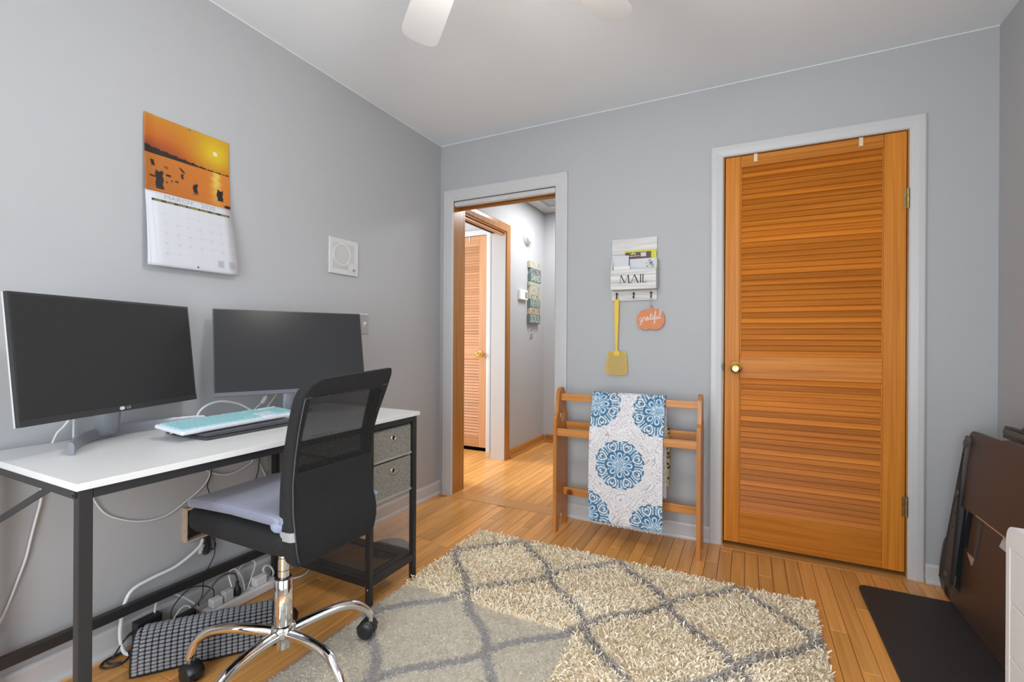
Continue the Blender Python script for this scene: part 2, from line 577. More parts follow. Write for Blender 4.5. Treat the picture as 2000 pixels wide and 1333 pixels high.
def colored_grid(name, P, C, material, parent=None, smooth=True, thick=0.0):
    """grid mesh of points P[ny, nx, 3] with printed colours C[ny, nx, 3]"""
    ny, nx = P.shape[:2]
    me = bpy.data.meshes.new(name)
    V = P.reshape(-1, 3); c = (V.min(0) + V.max(0)) / 2
    idx = np.arange(nx * ny).reshape(ny, nx)
    F = np.stack([idx[:-1, :-1], idx[:-1, 1:], idx[1:, 1:], idx[1:, :-1]], -1).reshape(-1, 4)
    me.from_pydata([tuple(p) for p in (V - c)], [], [tuple(int(i) for i in f) for f in F])
    a = me.color_attributes.new('Col', 'FLOAT_COLOR', 'POINT')
    cc = np.ones((nx * ny, 4)); cc[:, :3] = C.reshape(-1, 3)
    a.data.foreach_set('color', cc.ravel())
    me.materials.append(material)
    if smooth:
        me.polygons.foreach_set('use_smooth', [True] * len(me.polygons))
    o = bpy.data.objects.new(name, me); COL.objects.link(o)
    w = Vector(c); WLOC[o.name] = w
    if parent:
        o.parent = parent; o.location = w - WLOC[parent.name]
    else:
        o.location = w
    if thick:
        md = o.modifiers.new('thickness', 'SOLIDIFY'); md.thickness = thick; md.offset = 0
    return o


def lin(r, g, b):
    f = lambda c: (c / 255 / 12.92) if c <= 10 else ((c / 255 + 0.055) / 1.055) ** 2.4
    return np.array([f(r), f(g), f(b)])


# ------------------------------------------------------------------ room shell
XL, XR, D, DH = -1.944, 0.956, 2.735, 2.857      # left wall, right wall, back wall front and rear face
YR, ZC, YE = -0.83, 2.44, 4.615                  # rear wall, ceiling, end wall of the hall
XO = -2.066                                      # far face of the left wall

# openings
A0, A1, AZ = -1.850, -1.052, 2.048               # rough opening to the hall
B0, B1, BZ = -0.140, 0.672, 2.062                # closet opening

mb = MB().box(XO, XL, YR - 0.12, DH - 0.02, 0, ZC)
struct('wall_left', mb, M_wall)
mb = MB()
mb.box(XL, A0, D, DH, 0, ZC); mb.box(A1, B0, D, DH, 0, ZC); mb.box(B1, XR + 0.12, D, DH, 0, ZC)
mb.box(A0, A1, D, DH, AZ, ZC); mb.box(B0, B1, D, DH, BZ, ZC)
struct('wall_back', mb, M_wall)
# right wall with an added unseen window that fills the left wall with light
wy0, wy1, wz0, wz1 = -0.40, 1.30, 0.80, 2.05
rz0 = 0.22                                       # sill of both windows, dropped low to send light under the desk
mb = MB()
mb.box(XR, XR + 0.12, YR - 0.12, wy0, 0, ZC); mb.box(XR, XR + 0.12, wy1, D, 0, ZC)
mb.box(XR, XR + 0.12, wy0, wy1, 0, rz0); mb.box(XR, XR + 0.12, wy0, wy1, wz1, ZC)
struct('wall_right', mb, M_wall)
# rear wall behind the camera, with the window that lights the room
wx0, wx1 = -1.28, 0.62
mb = MB()
mb.box(XL, wx0, YR - 0.12, YR, 0, ZC); mb.box(wx1, XR, YR - 0.12, YR, 0, ZC)
mb.box(wx0, wx1, YR - 0.12, YR, 0, rz0); mb.box(wx0, wx1, YR - 0.12, YR, wz1, ZC)
struct('wall_rear', mb, M_wall)


def window(name, horiz, a0, a1, z0, z1, p):
    """casement frame with two sashes, set in the wall plane p"""
    def bx(m, u0, u1, v0, v1, t0, t1):
        if horiz:
            m.box(u0, u1, t0, t1, v0, v1)
        else:
            m.box(t0, t1, u0, u1, v0, v1)
    am = (a0 + a1) / 2
    r = sroot(name, (am, p, z0) if horiz else (p, am, z0))
    m = MB()
    bx(m, a0, a0 + 0.05, z0, z1, p - 0.04, p + 0.04); bx(m, a1 - 0.05, a1, z0, z1, p - 0.04, p + 0.04)
    bx(m, a0 + 0.05, a1 - 0.05, z0, z0 + 0.05, p - 0.04, p + 0.04); bx(m, a0 + 0.05, a1 - 0.05, z1 - 0.05, z1, p - 0.04, p + 0.04)
    bx(m, am - 0.03, am + 0.03, z0 + 0.05, z1 - 0.05, p - 0.03, p + 0.03)
    obj('window_frame', m, M_trim, r)
    for u0, u1 in ((a0 + 0.05, am - 0.03), (am + 0.03, a1 - 0.05)):
        g = MB(); bx(g, u0, u1, z0 + 0.05, z1 - 0.05, p - 0.004, p + 0.004)
        obj('pane', g, M_glass, r)


window('window_1', True, wx0, wx1, rz0, wz1, YR - 0.06)
window('window_fill', False, wy0, wy1, rz0, wz1, XR + 0.06)

# hall and the bedroom across it
mb = MB()
HD0, HD1, HDZ = 2.965, 3.735, 2.055              # doorway in the hall's left wall
mb.box(XO, XL, DH - 0.02, HD0, 0, ZC); mb.box(XO, XL, HD1, YE + 0.12, 0, ZC); mb.box(XO, XL, HD0, HD1, HDZ, ZC)
struct('wall_hall_left', mb, M_wall)
struct('wall_hall_end', MB().box(XL, -0.28, YE, YE + 0.12, 0, ZC), M_wall)
struct('wall_hall_right', MB().box(-0.36, -0.28, DH, YE, 0, ZC), M_wall)
mb = MB().box(-0.28, 1.2, 3.55, 3.63, 0, ZC).box(1.08, 1.2, DH, 3.55, 0, ZC)
struct('wall_closet', mb, M_wall)
# bedroom across the hall: closet wall and outer walls
CY = 3.93
mb = MB()
C0, C1, CZ = -2.99, -2.243, 2.095
mb.box(-4.0, C0, CY, CY + 0.1, 0, ZC); mb.box(C1, XO, CY, CY + 0.1, 0, ZC); mb.box(C0, C1, CY, CY + 0.1, CZ, ZC)
struct('wall_bedroom_back', mb, M_wall)
mb = MB()
mb.box(-4.1, -4.0, 1.5, 2.25, 0, ZC); mb.box(-4.1, -4.0, 3.55, CY, 0, ZC); mb.box(-4.1, -4.0, 2.25, 3.55, 0, 0.85); mb.box(-4.1, -4.0, 2.25, 3.55, 2.05, ZC)
struct('wall_bedroom_left', mb, M_wall)
struct('wall_bedroom_front', MB().box(-4.0, XO, 1.5, 1.6, 0, ZC), M_wall)
struct('wall_bedroom_closet', MB().box(C0 - 0.3, XO, 4.5, 4.6, 0, ZC).box(C0 - 0.3, C0 - 0.2, CY + 0.1, 4.5, 0, ZC), M_wall)

mb = MB().box(XO - 2.1, XR + 0.25, YR - 0.12, YE + 0.12, ZC, ZC + 0.1)
struct('ceiling', mb, M_ceil)
# thin caulk line where wall meets ceiling
mb = MB()
mb.box(XL, XL + 0.0022, YR, D, ZC - 0.0030, ZC); mb.box(XL, XR, D - 0.0022, D, ZC - 0.0030, ZC)
struct('trim_1', mb, M_ceil)

# ------------------------------------------------------------------ floor of oak strips
floor = struct('floor', MB().box(XO - 2.1, XR + 0.25, YR - 0.12, YE + 0.12, -0.06, -0.012), M_sub)
PW = 0.0575


def plank_mb(mb, x0, x1, y0, y1):
    g, c, d = 0.0008, 0.0014, 0.012
    x0 += g; x1 -= g; y0 += g; y1 -= g
    vs = [(x0, y0, -d), (x1, y0, -d), (x1, y1, -d), (x0, y1, -d),
          (x0, y0, -c), (x1, y0, -c), (x1, y1, -c), (x0, y1, -c),
          (x0 + c, y0 + c, 0), (x1 - c, y0 + c, 0), (x1 - c, y1 - c, 0), (x0 + c, y1 - c, 0)]
    fs = [(8, 9, 10, 11)]
    for a, b in ((0, 4), (4, 8)):
        for i in range(4):
            j = (i + 1) % 4
            fs.append((a + i, a + j, b + j, b + i))
    mb.add(vs, fs)


rest = MB()
n_planks = 0


def strip_run(x0, x1, ya, yb, seen):
    global n_planks
    y = ya - random.uniform(0, 0.5)
    while y < yb:
        ln = random.choice((0.35, 0.5, 0.65, 0.8, 1.0, 1.2))
        e0, e1 = max(y, ya), min(y + ln, yb)
        y += ln
        if e1 - e0 < 0.03:
            continue
        if seen(x0, x1, e0, e1) and n_planks < 298:
            m = MB(); plank_mb(m, x0, x1, e0, e1)
            obj('plank', m, M_floorwood_y, floor)
            n_planks += 1
        else:
            plank_mb(rest, x0, x1, e0, e1)


def seen_room(x0, x1, y0, y1):
    if x1 < -1.33:
        return y1 > 0.55 and (y1 > 1.0 or x0 > -1.9)
    if x0 > 0.22:
        return y1 > 1.25
    return y1 > 2.2


x = -0.01 - PW * 34
while x < XR:
    strip_run(max(x, XL), min(x + PW, XR), YR, D - 0.04, seen_room)
    x += PW
x = -0.01 - PW * 34
while x < -0.36:
    if x + PW > XL:
        strip_run(max(x, XL), min(x + PW, -0.36), DH - 0.03, YE, lambda a, b, c, d: a < -0.95)
    x += PW
x = -0.01 - PW * 69
while x < XL:
    strip_run(x, min(x + PW, XL), 1.6, CY, lambda a, b, c, d: a > -2.75 and d > 3.05)
    x += PW
obj('plank_rest', rest, M_floorwood_y, floor, kind='stuff')
# two cross boards of the threshold
M_thr = wood('threshold_board', (0.60, 0.27, 0.07), (0.74, 0.38, 0.115), 'X', rough=0.3, spread=0.15, coat=0.35)
for y0, y1 in ((D - 0.04, D + 0.02), (D + 0.02, DH - 0.03)):
    obj('threshold_board', MB().box(A0, A1, y0 + 0.0006, y1 - 0.0006, -0.012, 0.0008), M_thr, floor, bevel=0.0008)
obj('threshold_board', MB().box(B0, B1, D - 0.04, DH, -0.012, 0.0006), M_thr, floor, bevel=0.0008)
for xa, xb in ((XL, A0), (A1, B0), (B1, XR)):
    obj('plank_edge', MB().box(xa, xb, D - 0.04, D, -0.012, -0.0002), M_thr, floor)

# ------------------------------------------------------------------ skirting, casings


def skirting(name, axis, a0, a1, p, s, h=0.088, m=M_trim):
    """profiled board with a shoe: along axis from a0 to a1, on the plane p, growing towards s"""
    prof = [(0, 0), (0.026, 0), (0.026, 0.008), (0.021, 0.016), (0.013, 0.020), (0.013, h - 0.012), (0.009, h - 0.003), (0.004, h), (0, h)]
    m_ = MB()
    if axis == 'Y':
        m_.prism(prof, (p, a0, 0), (s, 0, 0), (0, 0, 1), (0, a1 - a0, 0))
    else:
        m_.prism(prof, (a0, p, 0), (0, s, 0), (0, 0, 1), (a1 - a0, 0, 0))
    return struct(name, m_, m)


skirting('baseboard_left', 'Y', YR, D, XL, 1)
skirting('baseboard_back', 'X', -1.0195, -0.1820, D, -1, 0.083)
skirting('baseboard_back_right', 'X', 0.7145, XR, D, -1, 0.083)
skirting('baseboard_right', 'Y', YR, D - 0.027, XR, -1, 0.083)
skirting('baseboard_rear', 'X', XL + 0.027, XR - 0.027, YR, 1, 0.083)
skirting('baseboard_hall_left', 'Y', 3.802, YE, XL, 1, 0.082, M_jambY)
skirting('baseboard_hall_end', 'X', XL + 0.027, -0.36, YE, -1, 0.082, M_jambX)


def casing(name, axis, a0, a1, z1, p, s, w, m, zbot=0.0, left=True):
    """mitred door casing round an opening a0..a1 up to z1; three boards as parts"""
    r = sroot(name, ((a0 + a1) / 2, p, 0) if axis == 'X' else (p, (a0 + a1) / 2, 0))
    th = 0.018
    prof = [(0, 0), (0, th * 0.55), (0.006, th * 0.8), (w * 0.55, th), (w - 0.006, th), (w, th * 0.8), (w, 0)]   # (away from opening, proud)

    def board(kind):
        rings = []
        for side in (0, 1):
            ring = []
            for d, t in prof:
                if kind == 'L':
                    u, z = a0 - d, (zbot if side == 0 else z1 + d)
                elif kind == 'R':
                    u, z = a1 + d, (zbot if side == 0 else z1 + d)
                else:
                    u, z = (a0 - d if side == 0 else a1 + d), z1 + d
                ring.append((u, p + s * t, z) if axis == 'X' else (p + s * t, u, z))
            rings.append(ring)
        return MB().loft(rings)
    if left:
        obj('casing_board', board('L'), m, r)
    obj('casing_board', board('R'), m, r); obj('casing_board', board('T'), m, r)
    return r


casing('trim_2', 'X', -1.832, -1.075, 2.036, D, -1, 0.080, M_trim)
# (the two sides differ a little in the photograph: the right board is narrower)
casing('trim_3', 'X', -0.122, 0.652, 2.052, D, -1, 0.060, M_trim)
casing('trim_4', 'Y', HD0 + 0.012, HD1 - 0.008, HDZ - 0.012, XL, 1, 0.070, M_jambZ)
casing('trim_5', 'X', C0 + 0.01, C1 - 0.006, CZ - 0.006, CY, -1, 0.052, M_trim)

# jambs of the hall doorway
r = sroot('door_2', (-1.45, 2.8, 0))
obj('jamb', MB().box(A0, -1.831, D - 0.002, DH + 0.002, 0, AZ - 0.02), M_jambZ, r)
obj('jamb', MB().box(-1.0775, A1, D - 0.002, DH + 0.002, 0, AZ - 0.02), M_jambZ, r)
obj('head_jamb', MB().box(A0, A1, D + 0.05, DH + 0.002, AZ - 0.02, AZ), M_jambX, r)
hp = [(0, 0), (0.03, 0), (0.036, 0.006), (0.036, 0.030), (0, 0.030)]
obj('door_stop', MB().box(-1.831, -1.0775, D - 0.004, D + 0.034, 2.000, 2.034), M_trim, r, bevel=0.009)
obj('door_stop', MB().box(-1.831, -1.0775, D + 0.075, D + 0.092, 1.992, 2.03), M_jambX, r)
obj('casing_board', MB().box(A0 - 0.05, -1.83, DH + 0.002, DH + 0.018, 0, AZ), M_jambZ, r)
obj('casing_board', MB().box(-1.079, A1 + 0.05, DH + 0.002, DH + 0.018, 0, AZ), M_jambZ, r)
obj('casing_board', MB().box(A0 - 0.05, A1 + 0.05, DH + 0.002, DH + 0.018, AZ - 0.012, AZ + 0.05), M_jambX, r)

# white jamb of the bedroom doorway, wooden head with a track
r = sroot('door_3', (-2.0, 3.35, 0))
obj('jamb', MB().box(XO - 0.004, XL + 0.002, HD1 - 0.018, HD1 + 0.002, 0, HDZ - 0.02), M_trim, r)
obj('jamb', MB().box(XO - 0.004, XL + 0.002, HD0 - 0.002, HD0 + 0.018, 0, HDZ - 0.02), M_trim, r)
obj('head_jamb', MB().box(XO - 0.004, XL + 0.002, HD0 + 0.0, HD1 - 0.0, HDZ - 0.02, HDZ), M_jambY, r)
obj('door_stop', MB().box(-1.985, -1.958, HD0 + 0.018, HD1 - 0.018, HDZ - 0.045, HDZ - 0.02), M_jambY, r, bevel=0.006)
obj('track', MB().box(-2.03, -2.012, HD0 + 0.018, HD1 - 0.10, HDZ - 0.036, HDZ - 0.02), M_hole, r)
obj('casing_board', MB().box(XO - 0.018, XO, HD1 - 0.012, HD1 + 0.05, 0, HDZ + 0.05), M_trim, r)

# ------------------------------------------------------------------ louvred doors


def louvred_door(name, x0, x1, yf, z0, z1, rails, knob_x, hinge_x=None, wl=0.072, wr=0.084, n1=35, n2=25, kz=0.938, mx=None, mz=None, ms=None):
    """front face at yf, 35 mm thick; rails: ((bottom rail top), (lock rail z0, z1), (top rail bottom))"""
    r = sroot(name, ((x0 + x1) / 2, yf + 0.017, z0))
    mx, mz, ms = mx or M_doorX, mz or M_doorZ, ms or M_slat
    t = 0.034
    obj('stile', MB().box(x0, x0 + wl, yf, yf + t, z0, z1), mz, r, bevel=0.003)
    obj('stile', MB().box(x1 - wr, x1, yf, yf + t, z0, z1), mz, r, bevel=0.003)
    xa, xb = x0 + wl, x1 - wr
    for a, b in ((z0, rails[0]), (rails[1], rails[2]), (rails[3], z1)):
        obj('rail', MB().box(xa, xb, yf + 0.0008, yf + t - 0.001, a, b), mx, r, bevel=0.003)
    for (a, b, n) in ((rails[2], rails[3], n1), (rails[0], rails[1], n2)):
        p = (b - a) / n
        m = MB()
        # one slat: lower edge forward, upper edge back, rounded nose
        h, th = p * 1.34, 0.0058
        ca = math.radians(17.5)
        ex, ey = (0, -math.sin(ca), -math.cos(ca)), (0, -math.cos(ca), math.sin(ca))
        prof = [(0, 0), (h, 0), (h + 0.0015, th * 0.5), (h, th), (0, th)]
        m.prism(prof, (xa + 0.004, yf + 0.0195, a + p * 0.98 + 0.008), ex, ey, (xb - xa - 0.008, 0, 0))
        s0 = obj('slat', m, ms, r)
        for i in range(1, n):
            twin(s0, (0, 0, p * i))
        # thin beads framing the louvres
        obj('bead', MB().box(xa, xa + 0.006, yf + 0.002, yf + 0.032, a, b), mz, r, bevel=0.002)
        obj('bead', MB().box(xb - 0.006, xb, yf + 0.002, yf + 0.032, a, b), mz, r, bevel=0.002)
    kx = knob_x
    obj('knob', MB().lathe([(0.030, 0), (0.030, 0.003), (0.024, 0.006), (0.012, 0.010), (0.011, 0.026), (0.018, 0.032), (0.0265, 0.042), (0.0275, 0.050), (0.024, 0.058), (0.017, 0.0615), (0.0145, 0.0575), (0.004, 0.0565), (0.0038, 0.0595), (0.0005, 0.060)], (kx, yf, kz), (0, -1, 0), 32), M_brass, r, smooth=True, label='polished brass knob')
    if hinge_x:
        for hz in (1.735, 0.327):
            hg = MB()
            for k in range(3):
                hg.cyl((hinge_x, yf - 0.006, hz - 0.045 + k * 0.03 + 0.001), (hinge_x, yf - 0.006, hz - 0.016 + k * 0.03), 0.0062, n=12)
            hg.cyl((hinge_x, yf - 0.006, hz - 0.05), (hinge_x, yf - 0.006, hz + 0.05), 0.0035, n=10)
            hg.box(hinge_x - 0.016, hinge_x, yf - 0.0015, yf + 0.004, hz - 0.045, hz + 0.045)
            obj('hinge', hg, M_oldbrass, r, smooth=True, label='aged brass hinge')
    return r


d1 = louvred_door('door_1', -0.112, 0.644, D - 0.006, 0.024, 2.046, (0.192, 0.885, 1.003, 1.985), -0.058, 0.6475)
r = sroot('door_1_frame', (0.27, D + 0.05, 0)); r.name = 'trim_6'
WLOC['trim_6'] = Vector((0.27, D + 0.05, 0))
obj('jamb', MB().box(B0, -0.1165, D, DH, 0, BZ - 0.012), M_jambZ, r)
obj('jamb', MB().box(0.6475, B1, D, DH, 0, BZ - 0.012), M_jambZ, r)
obj('head_jamb', MB().box(B0, B1, D, DH, 2.050, BZ), M_jambX, r)
obj('strike_plate', MB().prism([(0, -0.022), (-0.008, -0.012), (-0.010, 0), (-0.008, 0.012), (0, 0.022)], (-0.1165, D - 0.0205, 0.943), (1, 0, 0), (0, 0, 1), (0, 0.003, 0)), M_hook, r)

d2 = louvred_door('door_4', -2.985, -2.252, CY - 0.004, 0.034, 2.086, (0.150, 0.888, 0.998, 1.985), -2.319, None, 0.075, 0.078, n1=36, n2=26, kz=0.940,  # wood made paler and pinker: the glare is put into its colour
                  mx=wood('glare_paled_fir_rail', (0.45, 0.225, 0.105), (0.56, 0.30, 0.15), 'X', rough=0.42, spread=0.1, coat=0.0, spec=0.3),
                  mz=wood('glare_paled_fir_stile', (0.45, 0.225, 0.105), (0.56, 0.30, 0.15), 'Z', rough=0.42, spread=0.1, coat=0.0, spec=0.3),
                  ms=wood('glare_paled_fir_slat', (0.44, 0.21, 0.10), (0.55, 0.29, 0.145), 'X', rough=0.45, spread=0.14, coat=0.0, spec=0.3))

# over-the-door hooks, one pair on the closet door, one on the far door


def door_hook(x, yf, zt, label, group, m, w=0.016, drop=0.040):
    t = 0.0012
    mb = MB()
    mb.box(x - w / 2, x + w / 2, yf - t - 0.0006, yf - 0.0006, zt - drop, zt + 0.0016)
    mb.box(x - w / 2, x + w / 2, yf - t - 0.0006, yf + 0.036, zt + 0.0004, zt + 0.0016)
    mb.box(x - w / 2, x + w / 2, yf + 0.0348, yf + 0.036, zt - 0.03, zt + 0.0016)
    mb.box(x - w / 2 + 0.002, x + w / 2 - 0.002, yf - 0.004, yf - t, zt - drop, zt - drop + 0.002)
    return tag(obj('over_door_hook', mb, m), label, 'hook', group)


door_hook(0.029, D - 0.006, 2.046, 'small beige metal hook over the closet door, the left one above the knob side', 'over-door hooks', M_beige)
door_hook(0.472, D - 0.006, 2.046, 'small beige metal hook over the closet door, the right one towards the hinges', 'over-door hooks', M_beige)
door_hook(-2.445, CY - 0.004, 2.086, 'thin silver hook over the far louvred door beyond the hall', None, M_steel, 0.010, 0.06)

# ------------------------------------------------------------------ ceiling fan
FX, FY = -0.588, 0.954
fan = thing('ceiling_fan', 'white ceiling fan with rounded flat blades under the ceiling', 'ceiling fan', (FX, FY, ZC))
obj('canopy', MB().lathe([(0.07, 0), (0.07, -0.02), (0.03, -0.06), (0.015, -0.065)], (FX, FY, ZC), n=32), M_fan, fan, smooth=True)
obj('downrod', MB().cyl((FX, FY, ZC - 0.06), (FX, FY, ZC - 0.17), 0.012), M_fan, fan, smooth=True)
obj('motor_housing', MB().lathe([(0.03, 0.0), (0.10, -0.015), (0.125, -0.05), (0.12, -0.10), (0.07, -0.13), (0.055, -0.16)], (FX, FY, ZC - 0.165), n=40), M_fan, fan, smooth=True)
obj('lamp_fitter', MB().lathe([(0.055, 0), (0.075, -0.02), (0.075, -0.035)], (FX, FY, ZC - 0.325), n=32), M_fan, fan, smooth=True)
m_globe, nt, b = new_mat('frosted_lamp_glass')
b.inputs['Base Color'].default_value = (0.9, 0.88, 0.84, 1)
b.inputs['Emission Color'].default_value = (1.0, 0.96, 0.91, 1); b.inputs['Emission Strength'].default_value = LAMP
obj('lamp_shade', MB().lathe([(0.075, 0), (0.11, -0.03), (0.12, -0.07), (0.10, -0.11), (0.05, -0.135), (0.01, -0.14)], (FX, FY, ZC - 0.36), n=40), m_globe, fan, smooth=True)
zb = 2.165


def blade_outline():
    pts = [(0.17, -0.055), (0.60, -0.067)]
    for k in range(7):
        a = -PI / 2 + (PI / 2) * k / 6
        pts.append((0.612 + 0.042 * math.cos(a), -0.025 + 0.042 * math.sin(a)))
    for k in range(7):
        a = (PI / 2) * k / 6
        pts.append((0.612 + 0.042 * math.cos(a), 0.025 + 0.042 * math.sin(a)))
    pts += [(0.60, 0.067), (0.17, 0.055)]
    return pts


for k in range(5):
    a = math.radians(139.5 - 67.0 * k) if k < 2 else math.radians(139.5 - 67 - 74.5 * (k - 1))
    ca, sa = math.cos(a), math.sin(a)
    tilt = math.radians(11)
    ex = Vector((ca, sa, 0)); ey = Vector((-sa * math.cos(tilt), ca * math.cos(tilt), math.sin(tilt)))
    obj('blade', MB().prism(blade_outline(), (FX, FY, zb), ex, ey, (0, 0, 0.007)), M_fan, fan, bevel=0.002)
    obj('blade_iron', MB().prism([(0.09, -0.015), (0.17, -0.02), (0.23, -0.035), (0.23, 0.035), (0.17, 0.02), (0.09, 0.015)], (FX, FY, zb + 0.008), ex, ey, (0, 0, 0.006)), M_fan, fan, bevel=0.001)

# ------------------------------------------------------------------ hall and wall fittings


def wall_plate(mb, axis_wall, y0, y1, z0, z1, p, t):
    mb.box(p, p + t, y0, y1, z0, z1)


# intercom loudspeaker on the left wall
sp = thing('wall_speaker', 'square off-white wall intercom speaker above the right monitor', 'speaker', (XL, 1.837, 1.42))
y0, y1, z0, z1 = 1.742, 1.942, 1.422, 1.612
obj('face_plate', MB().prism([(y0, z0), (y1, z0), (y1, z1), (y0, z1)], (XL, 0, 0), (0, 1, 0), (0, 0, 1), (0.012, 0, 0)), M_offwhite, sp, bevel=0.004)
M_grille = mat('grey_speaker_grille', (0.50, 0.50, 0.495), 0.6, bump=0.4, nscale=500)
gb = MB()
for i in range(17):
    yy = y0 + 0.024 + i * 0.0085
    top = z1 - 0.026
    bot = z0 + 0.028 if yy < y1 - 0.075 else z0 + 0.068
    gb.box(XL + 0.0122, XL + 0.0135, yy, yy + 0.0055, bot, top)
obj('grille', gb, M_grille, sp)
obj('speaker_ring', MB().lathe([(0.062, 0), (0.062, 0.003), (0.054, 0.0045), (0.050, 0.002), (0.050, 0)], (XL + 0.012, 1.825, 1.525), (1, 0, 0), 40), M_offwhite, sp, smooth=True)
obj('speaker_cone', MB().lathe([(0.050, 0), (0.020, 0.0025), (0.001, 0.003)], (XL + 0.0125, 1.825, 1.525), (1, 0, 0), 32), M_grille, sp, smooth=True)
obj('control_panel', MB().box(XL + 0.0122, XL + 0.0142, 1.868, 1.922, 1.436, 1.484), M_offwhite, sp, bevel=0.001)
obj('knob', MB().lathe([(0.007, 0), (0.006, 0.009), (0.001, 0.010)], (XL + 0.014, 1.905, 1.452), (1, 0, 0), 20), M_steel, sp, smooth=True)


def switch(name, label, y0, y1, z0, z1, m, p=XL):
    t = thing(name, label, 'light switch', (p, (y0 + y1) / 2, z0))
    cy, cz = (y0 + y1) / 2, (z0 + z1) / 2
    obj('switch_plate', MB().box(p, p + 0.005, y0, y1, z0, z1), m, t, bevel=0.002)
    obj('toggle', MB().prism([(0, -0.011), (0.004, -0.012), (0.014, 0.004), (0.011, 0.010), (0, 0.011)], (p + 0.004, cy - 0.005, cz), (1, 0, 0), (0, 0, 1), (0, 0.010, 0)), M_whiteplastic, t, label='white toggle')
    for dz in (-0.03, 0.03):
        obj('screw', MB().lathe([(0.0032, 0), (0.003, 0.001), (0.001, 0.0014)], (p + 0.005, cy, cz + dz), (1, 0, 0), 12), M_steel, t)
    return t


switch('light_switch', 'steel toggle switch plate on the wall beside the right monitor', 1.957, 2.030, 1.107, 1.220, M_steel)
switch('light_switch', 'steel toggle switch plate on the hall wall below the word sign', 4.245, 4.315, 1.092, 1.205, M_steel)

th = thing('thermostat', 'white thermostat on the hall wall left of the word sign', 'thermostat', (XL, 4.06, 1.45))
obj('body', MB().box(XL, XL + 0.028, 3.985, 4.150, 1.462, 1.556), M_whiteplastic, th, bevel=0.005)
obj('display', MB().box(XL + 0.028, XL + 0.0295, 4.085, 4.135, 1.478, 1.538), mat('olive_display', (0.24, 0.23, 0.17), 0.3), th, label='olive grey display')

sm = thing('smoke_detector', 'round white smoke detector high on the hall wall', 'smoke detector', (XL, 4.17, 2.03))
obj('base_ring', MB().lathe([(0.082, 0), (0.082, 0.012), (0.078, 0.016)], (XL, 4.175, 2.093), (1, 0, 0), 40), M_whiteplastic, sm, smooth=True)
obj('body', MB().lathe([(0.072, 0), (0.072, 0.022), (0.066, 0.034), (0.05, 0.040), (0.001, 0.042)], (XL + 0.016, 4.175, 2.093), (1, 0, 0), 40), M_whiteplastic, sm, smooth=True)
for dz, rr in ((0.028, 0.005), (0.0, 0.009), (-0.026, 0.007)):
    obj('vent', MB().lathe([(rr, 0), (rr, 0.0015), (0.0005, 0.002)], (XL + 0.055, 4.205, 2.093 + dz), (1, 0, 0), 14), M_ink, sm)

# word sign made of nine stacked boards
sg = thing('word_sign', 'tall wall sign of nine stacked painted boards with lettering in the hall', 'sign', (XL, 4.32, 1.24))
cream, teal, mint = (0.50, 0.47, 0.36), (0.115, 0.165, 0.165), (0.36, 0.42, 0.30)
boards = [('YOU CAN', 1.858, 1.792, 4.195, 4.435, cream, 'g', .036), ('SHAKE THE', 1.790, 1.737, 4.215, 4.455, (0.25, 0.28, 0.28), 'k', .036),
          ('SAND', 1.735, 1.655, 4.200, 4.455, teal, 'c', .068), ('FROM YOUR', 1.652, 1.614, 4.190, 4.440, mint, 'm', .030),
          ('SHOES', 1.612, 1.532, 4.205, 4.450, cream, 'g', .064), ('BUT IT WILL', 1.530, 1.482, 4.190, 4.420, cream, 'k', .036),
          ('NEVER', 1.480, 1.400, 4.190, 4.440, teal, 'm', .064), ('LEAVE YOUR', 1.398, 1.336, 4.200, 4.450, (0.52, 0.44, 0.31), 'b', .040),
          ('SOUL', 1.334, 1.240, 4.185, 4.440, teal, 'c', .082)]
inks = {'g': mat('grey_letter_paint', (0.22, 0.24, 0.24), .7), 'k': mat('dark_letter_paint', (0.06, 0.06, 0.06), .7), 'c': mat('cream_letter_paint', (0.56, 0.55, 0.42), .7),
        'm': mat('mint_letter_paint', (0.42, 0.50, 0.38), .7), 'b': mat('brown_letter_paint', (0.17, 0.10, 0.06), .7)}
for w, zt, zb_, ya, yb, c, ik, sz in boards:
    o = obj('board', MB().box(XL + 0.004, XL + 0.034, ya, yb, zb_, zt), mat('board_paint', c, .7, noise=.1, nscale=60), sg, bevel=0.0015)
    lm = MB(); sz = (zt - zb_) * (1.18 if w != 'FROM YOUR' else 0.9)
    text_mb(lm, w, sz, (XL + 0.034, (ya + yb) / 2, (zt + zb_) / 2), (0, 1, 0), (0, 0, 1), (1, 0, 0), depth=0.0012, fit=(yb - ya) * 0.90)
    obj('lettering', lm, inks[ik], o)

# attic hatch in the hall ceiling
ah = thing('attic_hatch', 'white trimmed attic hatch in the hall ceiling', 'hatch', (-1.5, 3.9, ZC))
for bx in ((XL + 0.01, -1.805, 3.2, 4.60, ZC - 0.020, ZC), (-1.805, -1.10, 4.40, 4.60, ZC - 0.020, ZC), (-1.805, -1.10, 3.2, 3.34, ZC - 0.020, ZC), (-1.10, -0.97, 3.2, 4.60, ZC - 0.020, ZC)):
    obj('trim_board', MB().box(*bx), M_trim, ah, bevel=0.004)
obj('hatch_panel', MB().box(-1.805, -1.10, 3.34, 4.40, ZC - 0.006, ZC), mat('grey_hatch_paint', (0.40, 0.41, 0.42), .6), ah)
obj('batten', MB().box(-1.66, -1.63, 3.34, 4.40, ZC - 0.02, ZC - 0.006), M_trim, ah)

